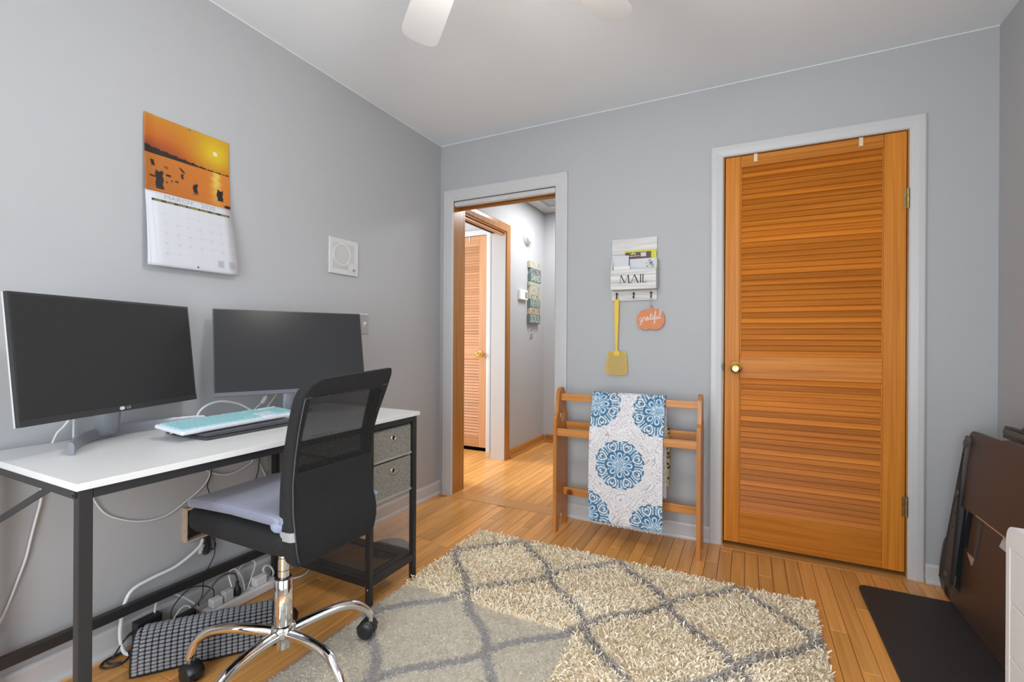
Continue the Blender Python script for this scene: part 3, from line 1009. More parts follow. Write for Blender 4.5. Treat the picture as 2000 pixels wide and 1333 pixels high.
# framed wall outlet under the desk
of = thing('outlet_box', 'tan framed wall outlet with a dark recess behind the office chair seat', 'outlet', (XL, 1.10, 0.30))
fy0, fy1, fz0, fz1 = 1.047, 1.165, 0.294, 0.425
m = MB()
for bx in ((fy0, fy0 + 0.004, fz0, fz1), (fy1 - 0.008, fy1, fz0, fz1), (fy0 + 0.004, fy1 - 0.008, fz0, fz0 + 0.006), (fy0 + 0.004, fy1 - 0.008, fz1 - 0.008, fz1)):
    m.box(XL, XL + 0.031, *bx)
obj('frame', m, M_tan, of)
obj('back_plate', MB().box(XL, XL + 0.006, fy0 + 0.004, fy1 - 0.008, fz0 + 0.008, fz1 - 0.008), M_blackplastic, of)
obj('socket', MB().box(XL + 0.006, XL + 0.012, 1.096, 1.132, 0.33, 0.39), M_whiteplastic, of, bevel=0.002)
obj('plug', MB().box(XL + 0.012, XL + 0.028, 1.072, 1.079, 0.378, 0.402), M_whiteplastic, of, bevel=0.003)

# ------------------------------------------------------------------ wall calendar
cal = thing('wall_calendar', 'open wall calendar with an orange sunset photograph pinned on the left wall', 'calendar', (XL, 1.06, 1.35))
cy0, cy1, cz1, czm, cz0 = 0.909, 1.219, 1.891, 1.612, 1.341
nx, ny = 150, 136


def sunset(u, v):
    """printed photograph: u to the right, v downwards, both 0..1"""
    u, v = np.meshgrid(u, v)
    top, mid, low = lin(214, 138, 26), lin(206, 110, 22), lin(190, 62, 22)
    t = np.clip(v / 0.5, 0, 1)[..., None]
    sky = np.where(t < .5, top + (mid - top) * t * 2, mid + (low - mid) * (t - .5) * 2)
    d = np.sqrt((u - 0.815) ** 2 + ((v - 0.235) * 0.9) ** 2)
    g = np.exp(-(d / 0.24) ** 1.5)[..., None]
    sky = sky * (1 - g) + lin(236, 208, 30) * g
    dk = np.clip((v - 0.25) / 0.28, 0, 1) * np.clip(1 - u / 0.55, 0, 1)
    sky = sky * (1 - 0.72 * dk[..., None])
    s = (d < 0.028)[..., None]
    sky = np.where(s, lin(250, 240, 205), sky)
    hor = 0.505
    hill = hor - 0.012 - 0.085 * np.clip(1 - u / 0.75, 0, 1) ** 1.1 - 0.006 * np.sin(u * 60) - 0.005 * np.sin(u * 131)
    w = (v - hor) / (1 - hor)
    wav = 0.5 + 0.5 * np.sin(v * 210 + 1.6 * np.sin(u * 7 + v * 9) + 0.9 * np.sin(u * 17 + v * 23))
    water = lin(206, 104, 26) + (lin(238, 158, 52) - lin(206, 104, 26)) * (wav * 0.8)[..., None]
    water = water * (0.78 + 0.3 * np.clip(u, 0, 1) - 0.10 * w)[..., None]
    gl = np.exp(-((u - 0.825 - 0.01 * np.sin(v * 60)) / (0.045 + 0.03 * w)) ** 2) * np.clip(1.25 - w * 1.1, 0.15, 1) * (0.55 + 0.45 * wav)
    water = water * (1 - gl[..., None]) + lin(252, 232, 110) * gl[..., None]
    img = np.where((v > hor)[..., None], water, sky)
    img = np.where(((v > hill) & (v <= hor))[..., None], lin(34, 20, 12), img)
    dark = np.zeros_like(u, bool)
    for x, yb, h, wd in ((0.155, 0.95, 0.235, 0.085), (0.560, 0.885, 0.125, 0.052), (0.868, 0.905, 0.155, 0.078), (0.412, 0.735, 0.075, 0.030), (0.085, 0.66, 0.08, 0.04)):
        edge = 0.005 * np.sin(v * 55 + x * 40)
        dark |= (np.abs(u - x - edge) < wd / 2) & (v < yb) & (v > yb - h + 0.010 * np.sin(u * 95))
    dark |= (((u - 0.413) / 0.032) ** 2 + ((v - 0.625 - (u - 0.413) * 0.9) / 0.018) ** 2) < 1
    for x, y, a, b_ in ((0.255, 0.745, 0.032, 0.016), (0.345, 0.80, 0.022, 0.013), (0.08, 0.80, 0.035, 0.014), (0.29, 0.81, 0.012, 0.012), (0.235, 0.84, 0.008, 0.018), (0.22, 0.645, 0.006, 0.018), (0.243, 0.645, 0.006, 0.018), (0.965, 0.975, 0.05, 0.022)):
        dark |= (((u - x) / a) ** 2 + ((v - y) / b_) ** 2) < 1
    img = np.where(dark[..., None], lin(30, 20, 22), img)
    for x, yb, wd in ((0.155, 0.955, 0.09), (0.56, 0.895, 0.06), (0.868, 0.915, 0.085)):
        st = (np.abs(u - x) < wd / 2) & (v > yb) & (v < yb + 0.022) & (np.sin(v * 900) > 0)
        img = np.where(st[..., None], lin(90, 45, 25), img)
    return img


u = np.linspace(0, 1, nx); v = np.linspace(0, 1, ny)
U, V = np.meshgrid(u, v)
P = np.zeros((ny, nx, 3))
P[..., 0] = XL + 0.004 + 0.012 * V ** 2 + 0.004 * np.exp(-(U / 0.07) ** 2)
P[..., 1] = cy0 + (cy1 - cy0) * U
P[..., 2] = cz1 + (czm - cz1) * V
colored_grid('picture_page', P, sunset(u, v) * 0.72, M_print, cal, thick=0.0006)


def page_x(z):
    t = (czm - z) / (czm - cz0)
    return XL + 0.017 + 0.020 * math.sin(min(1, max(0, t)) * PI * 0.52)


def page_y(u, z):
    t = (czm - z) / (czm - cz0)
    return cy0 + 0.002 * t + (cy1 - cy0) * u + 0.010 * t * u + 0.010 * t


nz_, nxp = 24, 8
for layer, off in (('date_page', 0.0), ('under_page', -0.004)):
    m = MB(); rows = []
    for i in range(nz_ + 1):
        z = czm + (cz0 - czm) * i / nz_
        rows.append([(page_x(z) + off * (i / nz_), page_y(k / nxp, z) + off * 2.5 * (i / nz_), z) for k in range(nxp + 1)])
    vs = [p for r_ in rows for p in r_]
    fs = [(i * (nxp + 1) + k, i * (nxp + 1) + k + 1, (i + 1) * (nxp + 1) + k + 1, (i + 1) * (nxp + 1) + k) for i in range(nz_) for k in range(nxp)]
    m.add(vs, fs)
    o = obj(layer, m, M_paper, cal, smooth=True)
    md = o.modifiers.new('thickness', 'SOLIDIFY'); md.thickness = 0.0012; md.offset = -1 if off else 0
page = o.parent.children
hz = czm - (czm - cz0) * 0.10


def pq(mb, ua, ub, za, zb2, lift=0.0012):
    k = max(1, int(abs(ub - ua) / 0.12)); kz = max(1, int(abs(za - zb2) / 0.02))
    for i in range(k):
        for j in range(kz):
            a, b2 = ua + (ub - ua) * i / k, ua + (ub - ua) * (i + 1) / k
            c, d = za + (zb2 - za) * j / kz, za + (zb2 - za) * (j + 1) / kz
            mb.add([(page_x(c) + lift, page_y(a, c), c), (page_x(c) + lift, page_y(b2, c), c), (page_x(d) + lift, page_y(b2, d), d), (page_x(d) + lift, page_y(a, d), d)], [(0, 1, 2, 3)])


band = MB(); pq(band, 0.055, 0.965, hz, hz - 0.0085)
obj('weekday_band', band, M_ink, cal)
days = MB()
for i, dname in enumerate(('Sunday', 'Monday', 'Tuesday', 'Wednesday', 'Thursday', 'Friday', 'Saturday')):
    uu = 0.055 + 0.13 * (i + 0.5); zz = hz - 0.0043
    text_mb(days, dname, 0.0092, (page_x(zz) + 0.0012, page_y(uu, zz), zz), (0, 1, 0), (0, 0, 1), (1, 0, 0), sx=0.9, depth=0.0007)
obj('weekday_names', days, M_yellowink, cal)
zz = czm - 0.014
for w, uu, pn in (('MARCH', 0.35, 'month_name'), ('2025', 0.70, 'year')):
    head = MB()
    text_mb(head, w, 0.0215, (page_x(zz) + 0.0012, page_y(uu, zz), zz), (0, 1, 0), (0, 0, 1), (1, 0, 0), sx=1.35, depth=0.0007)
    obj(pn, head, M_greyink, cal)
gl_ = MB()
gz0, gz1 = hz - 0.009, cz0 + 0.017
for i in range(8):
    uu = 0.055 + 0.13 * i
    pq(gl_, uu - 0.0012, uu + 0.0012, gz0, gz1)
for j in range(1, 7):
    z = gz0 + (gz1 - gz0) * j / 6
    pq(gl_, 0.055, 0.965, z + 0.0004, z - 0.0004)
obj('date_grid', gl_, M_paleink, cal)
nm = MB()
first = 6
for dn in range(1, 32):
    k = first + dn - 1
    rr_, cc_ = divmod(k, 7)
    z = gz0 + (gz1 - gz0) * (rr_ + 0.16) / 6
    uu = 0.055 + 0.13 * (cc_ + 0.86)
    text_mb(nm, str(dn), 0.0085, (page_x(z) + 0.0012, page_y(uu, z), z), (0, 1, 0), (0, 0, 1), (1, 0, 0), depth=0.0007)
for uu0 in (0.745, 0.885):
    for j in range(9):
        z = gz0 + (gz1 - gz0) * (5.15 + 0.085 * j) / 6
        pq(nm, uu0, uu0 + 0.075, z + 0.0011, z - 0.0006)
obj('date_numbers', nm, M_greyink, cal, kind='stuff')
obj('pin', MB().lathe([(0.003, 0), (0.003, 0.003), (0.001, 0.004)], (page_x(cz0 + 0.012), page_y(0.5, cz0 + 0.012), cz0 + 0.012), (1, 0, 0), 10), M_ink, cal)
obj('pin', MB().lathe([(0.003, 0), (0.003, 0.004), (0.001, 0.005)], (XL + 0.004, 1.064, cz1 - 0.006), (1, 0, 0), 10), M_oldbrass, cal)

# ------------------------------------------------------------------ desk
DX0, DX1, DY0, DY1, DZ = -1.928, -1.335, 0.500, 1.727, 0.751
desk = thing('desk', 'long white-topped desk with a black metal frame along the left wall', 'desk', (-1.63, 1.1, 0))
obj('tabletop', MB().box(DX0, DX1, DY0, DY1, DZ - 0.017, DZ), M_desk, desk, bevel=0.0012, label='white laminate tabletop')
L = 0.024
fx0 = -1.341


def leg(x0, y0, z1=DZ - 0.0175, w=L, dd=L):
    return obj('leg', MB().box(x0, x0 + w, y0, y0 + dd, 0.0, z1), M_black, desk, bevel=0.0015)


leg(fx0 - L, 0.506, dd=0.027); leg(DX0 + 0.02, 0.506)
leg(fx0 - L, 1.418, dd=0.021); leg(fx0 - L, 1.690, dd=0.021)
leg(-1.905, 1.397); leg(-1.905, 1.687)
obj('front_rail', MB().box(fx0 - L, fx0, 0.5335, 1.69, DZ - 0.040, DZ - 0.0175), M_black, desk, bevel=0.001)
obj('back_rail', MB().box(-1.905, -1.881, 0.53, 1.69, DZ - 0.040, DZ - 0.0175), M_black, desk, bevel=0.001)
for yy in (0.506, 1.690):
    obj('end_rail', MB().box(-1.884, fx0 - L, yy, yy + 0.020, DZ - 0.040, DZ - 0.0175), M_black, desk, bevel=0.001)
obj('brace', MB().bar((-1.895, 0.512, 0.545), (-1.455, 0.512, 0.735), 0.004, 0.017), M_black, desk)
obj('stretcher', MB().box(-1.897, -1.875, 0.53, 1.397, 0.137, 0.169), M_black, desk, bevel=0.001)
obj('bolt', MB().lathe([(0.0075, 0), (0.0075, 0.003), (0.003, 0.0045), (0.0028, 0.002), (0.0005, 0.002)], (fx0 - 0.013, 0.506, DZ - 0.029), (0, -1, 0), 16), M_blackplastic, desk, smooth=True)
# perforated shelf near the floor
sx0, sx1, sy0, sy1, sz = -1.903, fx0, 1.420, 1.710, 0.112
sh = MB()
sh.box(sx0, sx1 - L, sy0, sy0 + 0.02, sz - 0.03, sz); sh.box(sx0, sx1 - L, sy1 - 0.02, sy1, sz - 0.03, sz)
sh.box(sx1 - 0.02, sx1 - 0.002, sy0 + 0.019, sy1 - 0.02, sz - 0.03, sz); sh.box(sx0 + 0.004, sx0 + 0.024, sy0 + 0.02, sy1 - 0.02, sz - 0.03, sz)
obj('shelf_frame', sh, M_black, desk, bevel=0.001)
pt = MB()
zt = sz + 0.0008
ix0, ix1, iy0, iy1 = sx0 + 0.022, sx1 - 0.020, sy0 + 0.018, sy1 - 0.018
mg = 0.035
pt.box(ix0, ix1, iy0, iy0 + mg, zt - 0.0015, zt); pt.box(ix0, ix1, iy1 - mg, iy1, zt - 0.0015, zt)
pt.box(ix0, ix0 + mg, iy0 + mg, iy1 - mg, zt - 0.0015, zt); pt.box(ix1 - mg, ix1, iy0 + mg, iy1 - mg, zt - 0.0015, zt)
px_, py_ = ix1 - ix0 - 2 * mg, iy1 - iy0 - 2 * mg
ncx, ncy = 40, 15
for i in range(ncx + 1):
    xx = ix0 + mg + px_ * i / ncx
    pt.box(xx - 0.0022, xx + 0.0022, iy0 + mg, iy1 - mg, zt - 0.0015, zt)
for j in range(ncy + 1):
    yy = iy0 + mg + py_ * j / ncy
    pt.box(ix0 + mg, ix1 - mg, yy - 0.0024, yy + 0.0024, zt - 0.0016, zt - 0.0001)
obj('perforated_shelf', pt, M_black, desk)
obj('screw', MB().lathe([(0.004, 0), (0.003, 0.002), (0.0005, 0.002)], (fx0 - 0.012, 1.418, 0.075), (0, -1, 0), 12), M_steel, desk)

# two fabric drawers hanging in the right end
for k, (za, zb3, lab) in enumerate(((0.570, 0.700, 'upper grey linen fabric drawer with a metal grommet under the desk'), (0.408, 0.560, 'lower grey linen fabric drawer with a metal grommet under the desk'))):
    dr = thing('fabric_drawer', lab, 'drawer', (-1.6, 1.565, za), 'fabric drawers in the desk')
    obj('box', MB().box(-1.875, -1.352, 1.445, 1.686, za, zb3), M_linen, dr, bevel=0.006)
    obj('hem', MB().box(-1.353, -1.3492, 1.444, 1.687, za - 0.003, za + 0.006), M_linenedge, dr, bevel=0.001)
    obj('hem', MB().box(-1.353, -1.3500, 1.444, 1.450, za + 0.006, zb3 - 0.004), M_linenedge, dr)
    gz = zb3 - 0.043
    rg = []
    for i in range(28):
        a = 2 * PI * i / 28
        rg.append((-1.3505, 1.566 + 0.0125 * math.cos(a), gz + 0.0125 * math.sin(a)))
    obj('grommet', MB().tube(rg, 0.0035, 8, closed=True), M_grommet, dr, smooth=True)
    obj('finger_hole', MB().lathe([(0.0105, 0), (0.0105, 0.0012), (0.0005, 0.0013)], (-1.352, 1.566, gz), (1, 0, 0), 24), M_hole, dr)
obj('drawer_runner', MB().box(-1.88, -1.356, 1.442, 1.690, 0.7025, 0.7065), M_black, desk)

# ribbed translucent panel closing the desk end, and a dark round lid seen through it
rp = MB(); ring = []
for i in range(64):
    xx = -1.700 + (1.700 - 1.368) * i / 63
    ring.append((xx, 1.7135 + (0.0018 if i % 2 else 0.0)))
rp.add([(a_, b_, 0.118) for a_, b_ in ring] + [(a_, b_, 0.404) for a_, b_ in ring], [(i, i + 1, 64 + i + 1, 64 + i) for i in range(63)])
o = obj('side_panel', rp, M_bin, desk, label='ribbed translucent plastic side panel')
md = o.modifiers.new('thickness', 'SOLIDIFY'); md.thickness = 0.0012
tag(obj('round_lid', MB().lathe([(0.098, 0), (0.102, 0.004), (0.098, 0.016), (0.035, 0.020), (0.014, 0.021), (0.001, 0.028)], (-1.640, 1.875, 0.0), (0, 0, 1), 40), M_greybrown, smooth=True), 'dark round lid on the floor behind the ribbed panel at the desk end', 'lid')

# ------------------------------------------------------------------ monitors


def monitor(label, c, yaw_, tilt, w, h, bez, chin, logo, m_chin):
    n = Vector((math.cos(yaw_), math.sin(yaw_), 0)); r_ = Vector((-math.sin(yaw_), math.cos(yaw_), 0))
    u_ = Vector((-n.x * math.sin(tilt), -n.y * math.sin(tilt), math.cos(tilt))); f_ = r_.cross(u_).normalized()
    if f_.dot(n) < 0:
        f_ = -f_
    c = Vector(c)
    t = thing('monitor', label, 'monitor', (c.x, c.y, DZ))
    X = Matrix((( r_.x, u_.x, f_.x, c.x), (r_.y, u_.y, f_.y, c.y), (r_.z, u_.z, f_.z, c.z), (0, 0, 0, 1)))

    def B():
        m = MB(); m.m = X; return m
    obj('back_shell', B().box(-w / 2, w / 2, -h / 2, h / 2, -0.018, -0.013), M_offwhite, t, label='white back shell')
    obj('electronics_housing', B().box(-w * 0.28, w * 0.28, -h * 0.42, h * 0.1, -0.042, -0.020), M_whiteplastic, t)
    obj('front_frame', B().box(-w / 2, w / 2, -h / 2, h / 2, -0.013, -0.0012), M_bezel, t)
    obj('screen', B().box(-w / 2 + bez, w / 2 - bez, -h / 2 + chin, h / 2 - bez, -0.0012, -0.0004), M_screen, t)
    obj('chin', B().box(-w / 2, w / 2, -h / 2, -h / 2 + chin - 0.0006, -0.0012, 0.0004), m_chin, t, label='slate grey lower bezel' if m_chin is M_bezelgrey else None)
    if logo:
        m = MB(); m.m = X
        ring = [(0.009 * math.cos(2 * PI * k / 24) - 0.012, 0.009 * math.sin(2 * PI * k / 24) - h / 2 + chin / 2, 0) for k in range(24)]
        lg = MB()
        lg.add([X @ Vector((a * 1 + 0.0, (b_ + h / 2 - chin / 2) * 0.62 - h / 2 + chin / 2, 0.0008)) for a, b_, _ in ring], [tuple(range(24))])
        text_mb(lg, 'LG', 0.0115, X @ Vector((0.010, -h / 2 + chin / 2, 0.0008)), r_, u_, f_, depth=0.0002)
        obj('maker_mark', lg, mat('silver_print', (0.6, 0.6, 0.6), .5), t)
    return t, X, n, r_


m1, X1, n1, r1 = monitor('left computer monitor with a silver arc foot on the white desk', (-1.7545, 0.7640, 1.023), 0.374, 0.110, 0.584, 0.347, 0.0065, 0.019, True, M_bezel)
# curved foot and neck
B0_ = Vector((-1.888, 0.790, DZ))


def arc(s, z, off=0.0):
    q = B0_ + r1 * s + n1 * (2.7 * s * s * (1 - 0.6 * abs(s)) + off)
    return (q.x, q.y, DZ + z)


ft = MB(); rings = []
for i in range(33):
    s_ = -0.240 + 0.485 * i / 32
    e = min(1.0, (1 - abs(s_) / 0.258) * 9 + 0.35)
    hgt = 0.036 * (0.75 + 0.25 * e) ; wd = 0.0065 + 0.004 * abs(s_) / 0.25
    rings.append([arc(s_, 0.0005, -wd), arc(s_, 0.0005, wd), arc(s_, hgt * 0.8, wd), arc(s_, hgt, wd * 0.5), arc(s_, hgt, -wd * 0.5), arc(s_, hgt * 0.8, -wd)])
ft.loft(rings)
obj('arc_foot', ft, M_silver, m1, smooth=True, label='silver arc-shaped foot')
nk = MB(); rings = []
top = X1 @ Vector((0.0, -0.06, -0.034))
for i in range(9):
    t = i / 8
    b_ = Vector(arc(-0.012, 0.012, 0.004)); p = b_.lerp(top, t)
    wd = 0.040 + 0.006 * t * t; dp = 0.014 + 0.006 * (1 - t)
    rings.append([tuple(p + r1 * (wd * math.cos(a)) + n1 * (dp * math.sin(a))) for a in [2 * PI * k / 16 for k in range(16)]])
nk.loft(rings)
obj('neck', nk, M_silver, m1, smooth=True, label='silver neck')

m2, X2, n2, r2 = monitor('right computer monitor partly hidden by the chair back', (-1.708, 1.358, 1.025), -0.461, 0.234, 0.580, 0.349, 0.004, 0.016, False, M_bezelgrey)
bp = Vector((-1.838, 1.425, DZ))
obj('stand_base', MB().lathe([(0.105, 0.0005), (0.105, 0.006), (0.098, 0.010), (0.02, 0.012)], bp, (0, 0, 1), 48), M_silver, m2, smooth=True, label='silver round base')
nk = MB(); rings = []
top = X2 @ Vector((0.0, 0.0, -0.046))
for i in range(5):
    t = i / 4
    p = (bp + Vector((0, 0, 0.010))).lerp(Vector((bp.x + 0.012, bp.y - 0.006, top.z)), t)
    rings.append([tuple(p + r2 * (0.026 * math.cos(a)) + n2 * (0.016 * math.sin(a))) for a in [2 * PI * k / 16 for k in range(16)]])
nk.loft(rings)
obj('neck', nk, M_silver, m2, smooth=True, label='silver neck')

# laptop with a keyboard on it
lp = thing('laptop', 'closed dark grey laptop lying on the desk under the keyboard', 'laptop', (-1.655, 1.06, DZ))
obj('base', MB().box(-1.770, -1.541, 0.900, 1.235, DZ + 0.0015, DZ + 0.0105), M_laptop, lp, bevel=0.003)
obj('lid', MB().box(-1.770, -1.538, 0.897, 1.238, DZ + 0.012, DZ + 0.0205), M_laptop, lp, bevel=0.003)
obj('hinge_bar', MB().box(-1.776, -1.766, 0.93, 1.205, DZ + 0.004, DZ + 0.0205), M_laptop, lp, bevel=0.002)
obj('rubber_foot', MB().box(-1.75, -1.56, 0.93, 0.945, DZ, DZ + 0.0018), M_rubber, lp)
obj('rubber_foot', MB().box(-1.75, -1.56, 1.19, 1.205, DZ, DZ + 0.0018), M_rubber, lp)
obj('port', MB().box(-1.742, -1.730, 0.8985, 0.9005, DZ + 0.004, DZ + 0.008), M_white_cord, lp)
obj('port', MB().box(-1.720, -1.706, 0.8990, 0.9005, DZ + 0.004, DZ + 0.008), M_hole, lp)
kb = thing('keyboard', 'white keyboard with turquoise keys resting on the closed laptop', 'keyboard', (-1.65, 1.07, DZ + 0.021))
ka = math.radians(4.5); kt = math.atan2(0.014, 0.134)
kx = Vector((-math.sin(ka), math.cos(ka), 0)); kyv = Vector((-math.cos(ka) * math.cos(kt), -math.sin(ka) * math.cos(kt), math.sin(kt)))
kn = kx.cross(kyv)
if kn.z < 0:
    kn = -kn
K0 = Vector((-1.566, 0.842, DZ + 0.0228))
XK = Matrix(((kx.x, kyv.x, kn.x, K0.x), (kx.y, kyv.y, kn.y, K0.y), (kx.z, kyv.z, kn.z, K0.z), (0, 0, 0, 1)))
mk = MB(); mk.m = XK
KW, KD = 0.452, 0.136
mk.box(0, KW, 0, KD, 0, 0.0125)
obj('case', mk, M_keyw, kb, bevel=0.004)
rows = [(0.113, 0.0085, [('k', 1)] + [('g', .6)] + [('k', 1)] * 4 + [('g', .4)] + [('k', 1)] * 4 + [('g', .4)] + [('k', 1)] * 4 + [('g', .45)] + [('k', 1)] * 3 + [('g', .45)] + [('w', 1)] * 4),
        (0.092, 0.016, [('k', 1)] * 13 + [('k', 2)] + [('g', .45)] + [('k', 1)] * 3 + [('g', .45)] + [('k', 1)] * 4),
        (0.073, 0.016, [('k', 1.5)] + [('k', 1)] * 12 + [('k', 1.5)] + [('g', .45)] + [('k', 1)] * 3 + [('g', .45)] + [('k', 1)] * 4),
        (0.054, 0.016, [('k', 1.75)] + [('k', 1)] * 11 + [('k', 2.25)] + [('g', 3.9)] + [('k', 1)] * 4),
        (0.035, 0.016, [('k', 2.25)] + [('k', 1)] * 10 + [('k', 2.75)] + [('g', 1.45)] + [('w', 1)] + [('g', 1.45)] + [('k', 1)] * 4),
        (0.016, 0.016, [('k', 1.25)] * 3 + [('k', 6.25)] + [('k', 1.25)] * 4 + [('g', .45)] + [('w', 1)] * 3 + [('g', .45)] + [('k', 2)] + [('k', 1)] * 2)]
ks, ksw = MB(), MB(); ks.m = XK; ksw.m = XK
for yk, hk, lst in rows:
    tot = sum(q for _, q in lst); un = (KW - 0.018) / tot; xk = 0.009
    for kd, q in lst:
        if kd != 'g':
            (ks if kd == 'k' else ksw).box(xk + 0.001, xk + un * q - 0.001, yk - hk / 2 + 0.0075, yk + hk / 2 + 0.0075, 0.0125, 0.0165)
        xk += un * q
obj('turquoise_keys', ks, M_key, kb, kind='stuff')
obj('white_keys', ksw, M_keyw, kb, kind='stuff')
for xx in (0.05, KW - 0.05):
    mk = MB(); mk.m = XK; mk.box(xx - 0.02, xx + 0.02, KD - 0.022, KD - 0.014, -0.0135, 0.001)
    obj('tilt_foot', mk, M_keyw, kb)

# ------------------------------------------------------------------ office chair
HX, HY = -1.315, 1.010
ch = thing('office_chair', 'black mesh office chair on a chrome five-legged base in front of the desk', 'chair', (HX, HY, 0))


def rrect(cx, cy, wx, wy, r, z, n=6):
    """rounded rectangle ring in a horizontal plane"""
    r = min(r, wx * 0.49, wy * 0.49); out = []
    for qx, qy, a0 in ((1, 1, 0), (-1, 1, PI / 2), (-1, -1, PI), (1, -1, 3 * PI / 2)):
        for k in range(n):
            a = a0 + (PI / 2) * k / (n - 1)
            out.append((cx + qx * (wx / 2 - r) + r * math.cos(a), cy + qy * (wy / 2 - r) + r * math.sin(a), z))
    return out


# backrest: levels of (z, rear face x, near y, far y, thickness)
lv = [(0.452, -1.088, 0.900, 1.140, 0.030), (0.458, -1.080, 0.876, 1.158, 0.046), (0.475, -1.074, 0.862, 1.168, 0.054), (0.51, -1.072, 0.852, 1.175, 0.058),
      (0.545, -1.074, 0.850, 1.176, 0.058), (0.60, -1.088, 0.854, 1.172, 0.055), (0.68, -1.098, 0.860, 1.170, 0.050), (0.76, -1.093, 0.863, 1.176, 0.048),
      (0.83, -1.077, 0.860, 1.186, 0.046), (0.88, -1.062, 0.857, 1.195, 0.045), (0.92, -1.052, 0.858, 1.204, 0.044), (0.945, -1.046, 0.865, 1.209, 0.043),
      (0.960, -1.043, 0.880, 1.211, 0.040), (0.970, -1.042, 0.902, 1.209, 0.033), (0.976, -1.043, 0.925, 1.202, 0.018)]


def interp_levels(lv, n):
    A = np.array(lv); t = np.linspace(0, 1, len(lv)); out = []
    for k in range(n):
        out.append([np.interp(k / (n - 1), t, A[:, c]) for c in range(A.shape[1])])
    return out


rings = []
NB = 34
for z, xr, ya, yb, tk in interp_levels(lv, 44):
    ring = []
    wy = yb - ya
    # rear face slightly hollow in plan
    base = rrect(xr - tk / 2, (ya + yb) / 2, tk, wy, 0.018, z)
    for p in base:
        q = (p[1] - (ya + yb) / 2) / (wy / 2)
        ring.append((p[0] - 0.016 * (1 - q * q), p[1], p[2] + 0.016 * (z - 0.45) * q))
    rings.append(ring)
br = obj('backrest', MB().loft(rings), M_back, ch, smooth=True, autosmooth=60)
LV = interp_levels(lv, 60)


def back_pt(t, q, lift=0.0):
    k = min(58, int(t * 59)); f = t * 59 - k
    z, xr, ya, yb, tk = [LV[k][c] * (1 - f) + LV[k + 1][c] * f for c in range(5)]
    return (xr - 0.016 * (1 - q * q) + lift, (ya + yb) / 2 + q * (yb - ya) / 2, z + 0.016 * (z - 0.45) * q)


def tz(z):
    zs = [l[0] for l in LV]
    return float(np.interp(z, zs, np.linspace(0, 1, 60)))


# the upper back has no padding behind its cloth: one can see through the open weave there
nt = M_back.node_tree
geo = N(nt, 'ShaderNodeNewGeometry'); sepx = N(nt, 'ShaderNodeSeparateXYZ')
nt.links.new(geo.outputs['Position'], sepx.inputs[0])


def ramp01(sock, lo, hi):
    mr_ = N(nt, 'ShaderNodeMapRange'); mr_.inputs['From Min'].default_value = lo; mr_.inputs['From Max'].default_value = hi
    nt.links.new(sock, mr_.inputs['Value']); return mr_.outputs[0]


def times(a_, b_):
    mm = N(nt, 'ShaderNodeMath', operation='MULTIPLY')
    nt.links.new(a_, mm.inputs[0])
    if isinstance(b_, float):
        mm.inputs[1].default_value = b_
    else:
        nt.links.new(b_, mm.inputs[1])
    return mm.outputs[0]


m_ = times(ramp01(sepx.outputs['Z'], 0.708, 0.714), ramp01(sepx.outputs['Z'], 0.926, 0.918))
m_ = times(m_, times(ramp01(sepx.outputs['Y'], 0.884, 0.890), ramp01(sepx.outputs['Y'], 1.166, 1.160)))
m_ = times(m_, 0.36)
tr_ = N(nt, 'ShaderNodeBsdfTransparent'); mxs = N(nt, 'ShaderNodeMixShader')
nt.links.new(m_, mxs.inputs[0]); nt.links.new(nt.nodes['Principled BSDF'].outputs[0], mxs.inputs[1]); nt.links.new(tr_.outputs[0], mxs.inputs[2])
nt.links.new(mxs.outputs[0], nt.nodes['Material Output'].inputs[0])
seam = MB()
seam.tube([back_pt(tz(z), -0.93, 0.0010) for z in np.linspace(0.475, 0.925, 40)], 0.0022, 6)
seam.tube([back_pt(tz(0.925), q, 0.0010) for q in np.linspace(-0.93, 0.93, 24)], 0.0022, 6)
obj('seam_piping', seam, mat('black_piping', (0.045, 0.045, 0.047), .6), ch, smooth=True)
# seat
st = MB().pillow((-1.324, 1.022, 0.520), 0.472, 0.366, 0.084, 0.42, 0.20, nu=56)
obj('seat', st, M_mesh, ch, smooth=True, autosmooth=70)
obj('tilt_mechanism', MB().box(HX - 0.09, HX + 0.09, HY - 0.07, HY + 0.07, 0.445, 0.485), M_blackplastic, ch, bevel=0.01)
obj('back_bracket', MB().tube(spline([(HX + 0.06, HY, 0.462), (HX + 0.16, HY, 0.462), (HX + 0.205, HY, 0.49), (HX + 0.200, HY, 0.54)], 6), 0.014, 10), M_blackplastic, ch, smooth=True)
obj('lever', MB().tube([(HX - 0.02, HY + 0.06, 0.458), (HX - 0.03, HY + 0.16, 0.452)], 0.006, 8), M_blackplastic, ch, smooth=True)
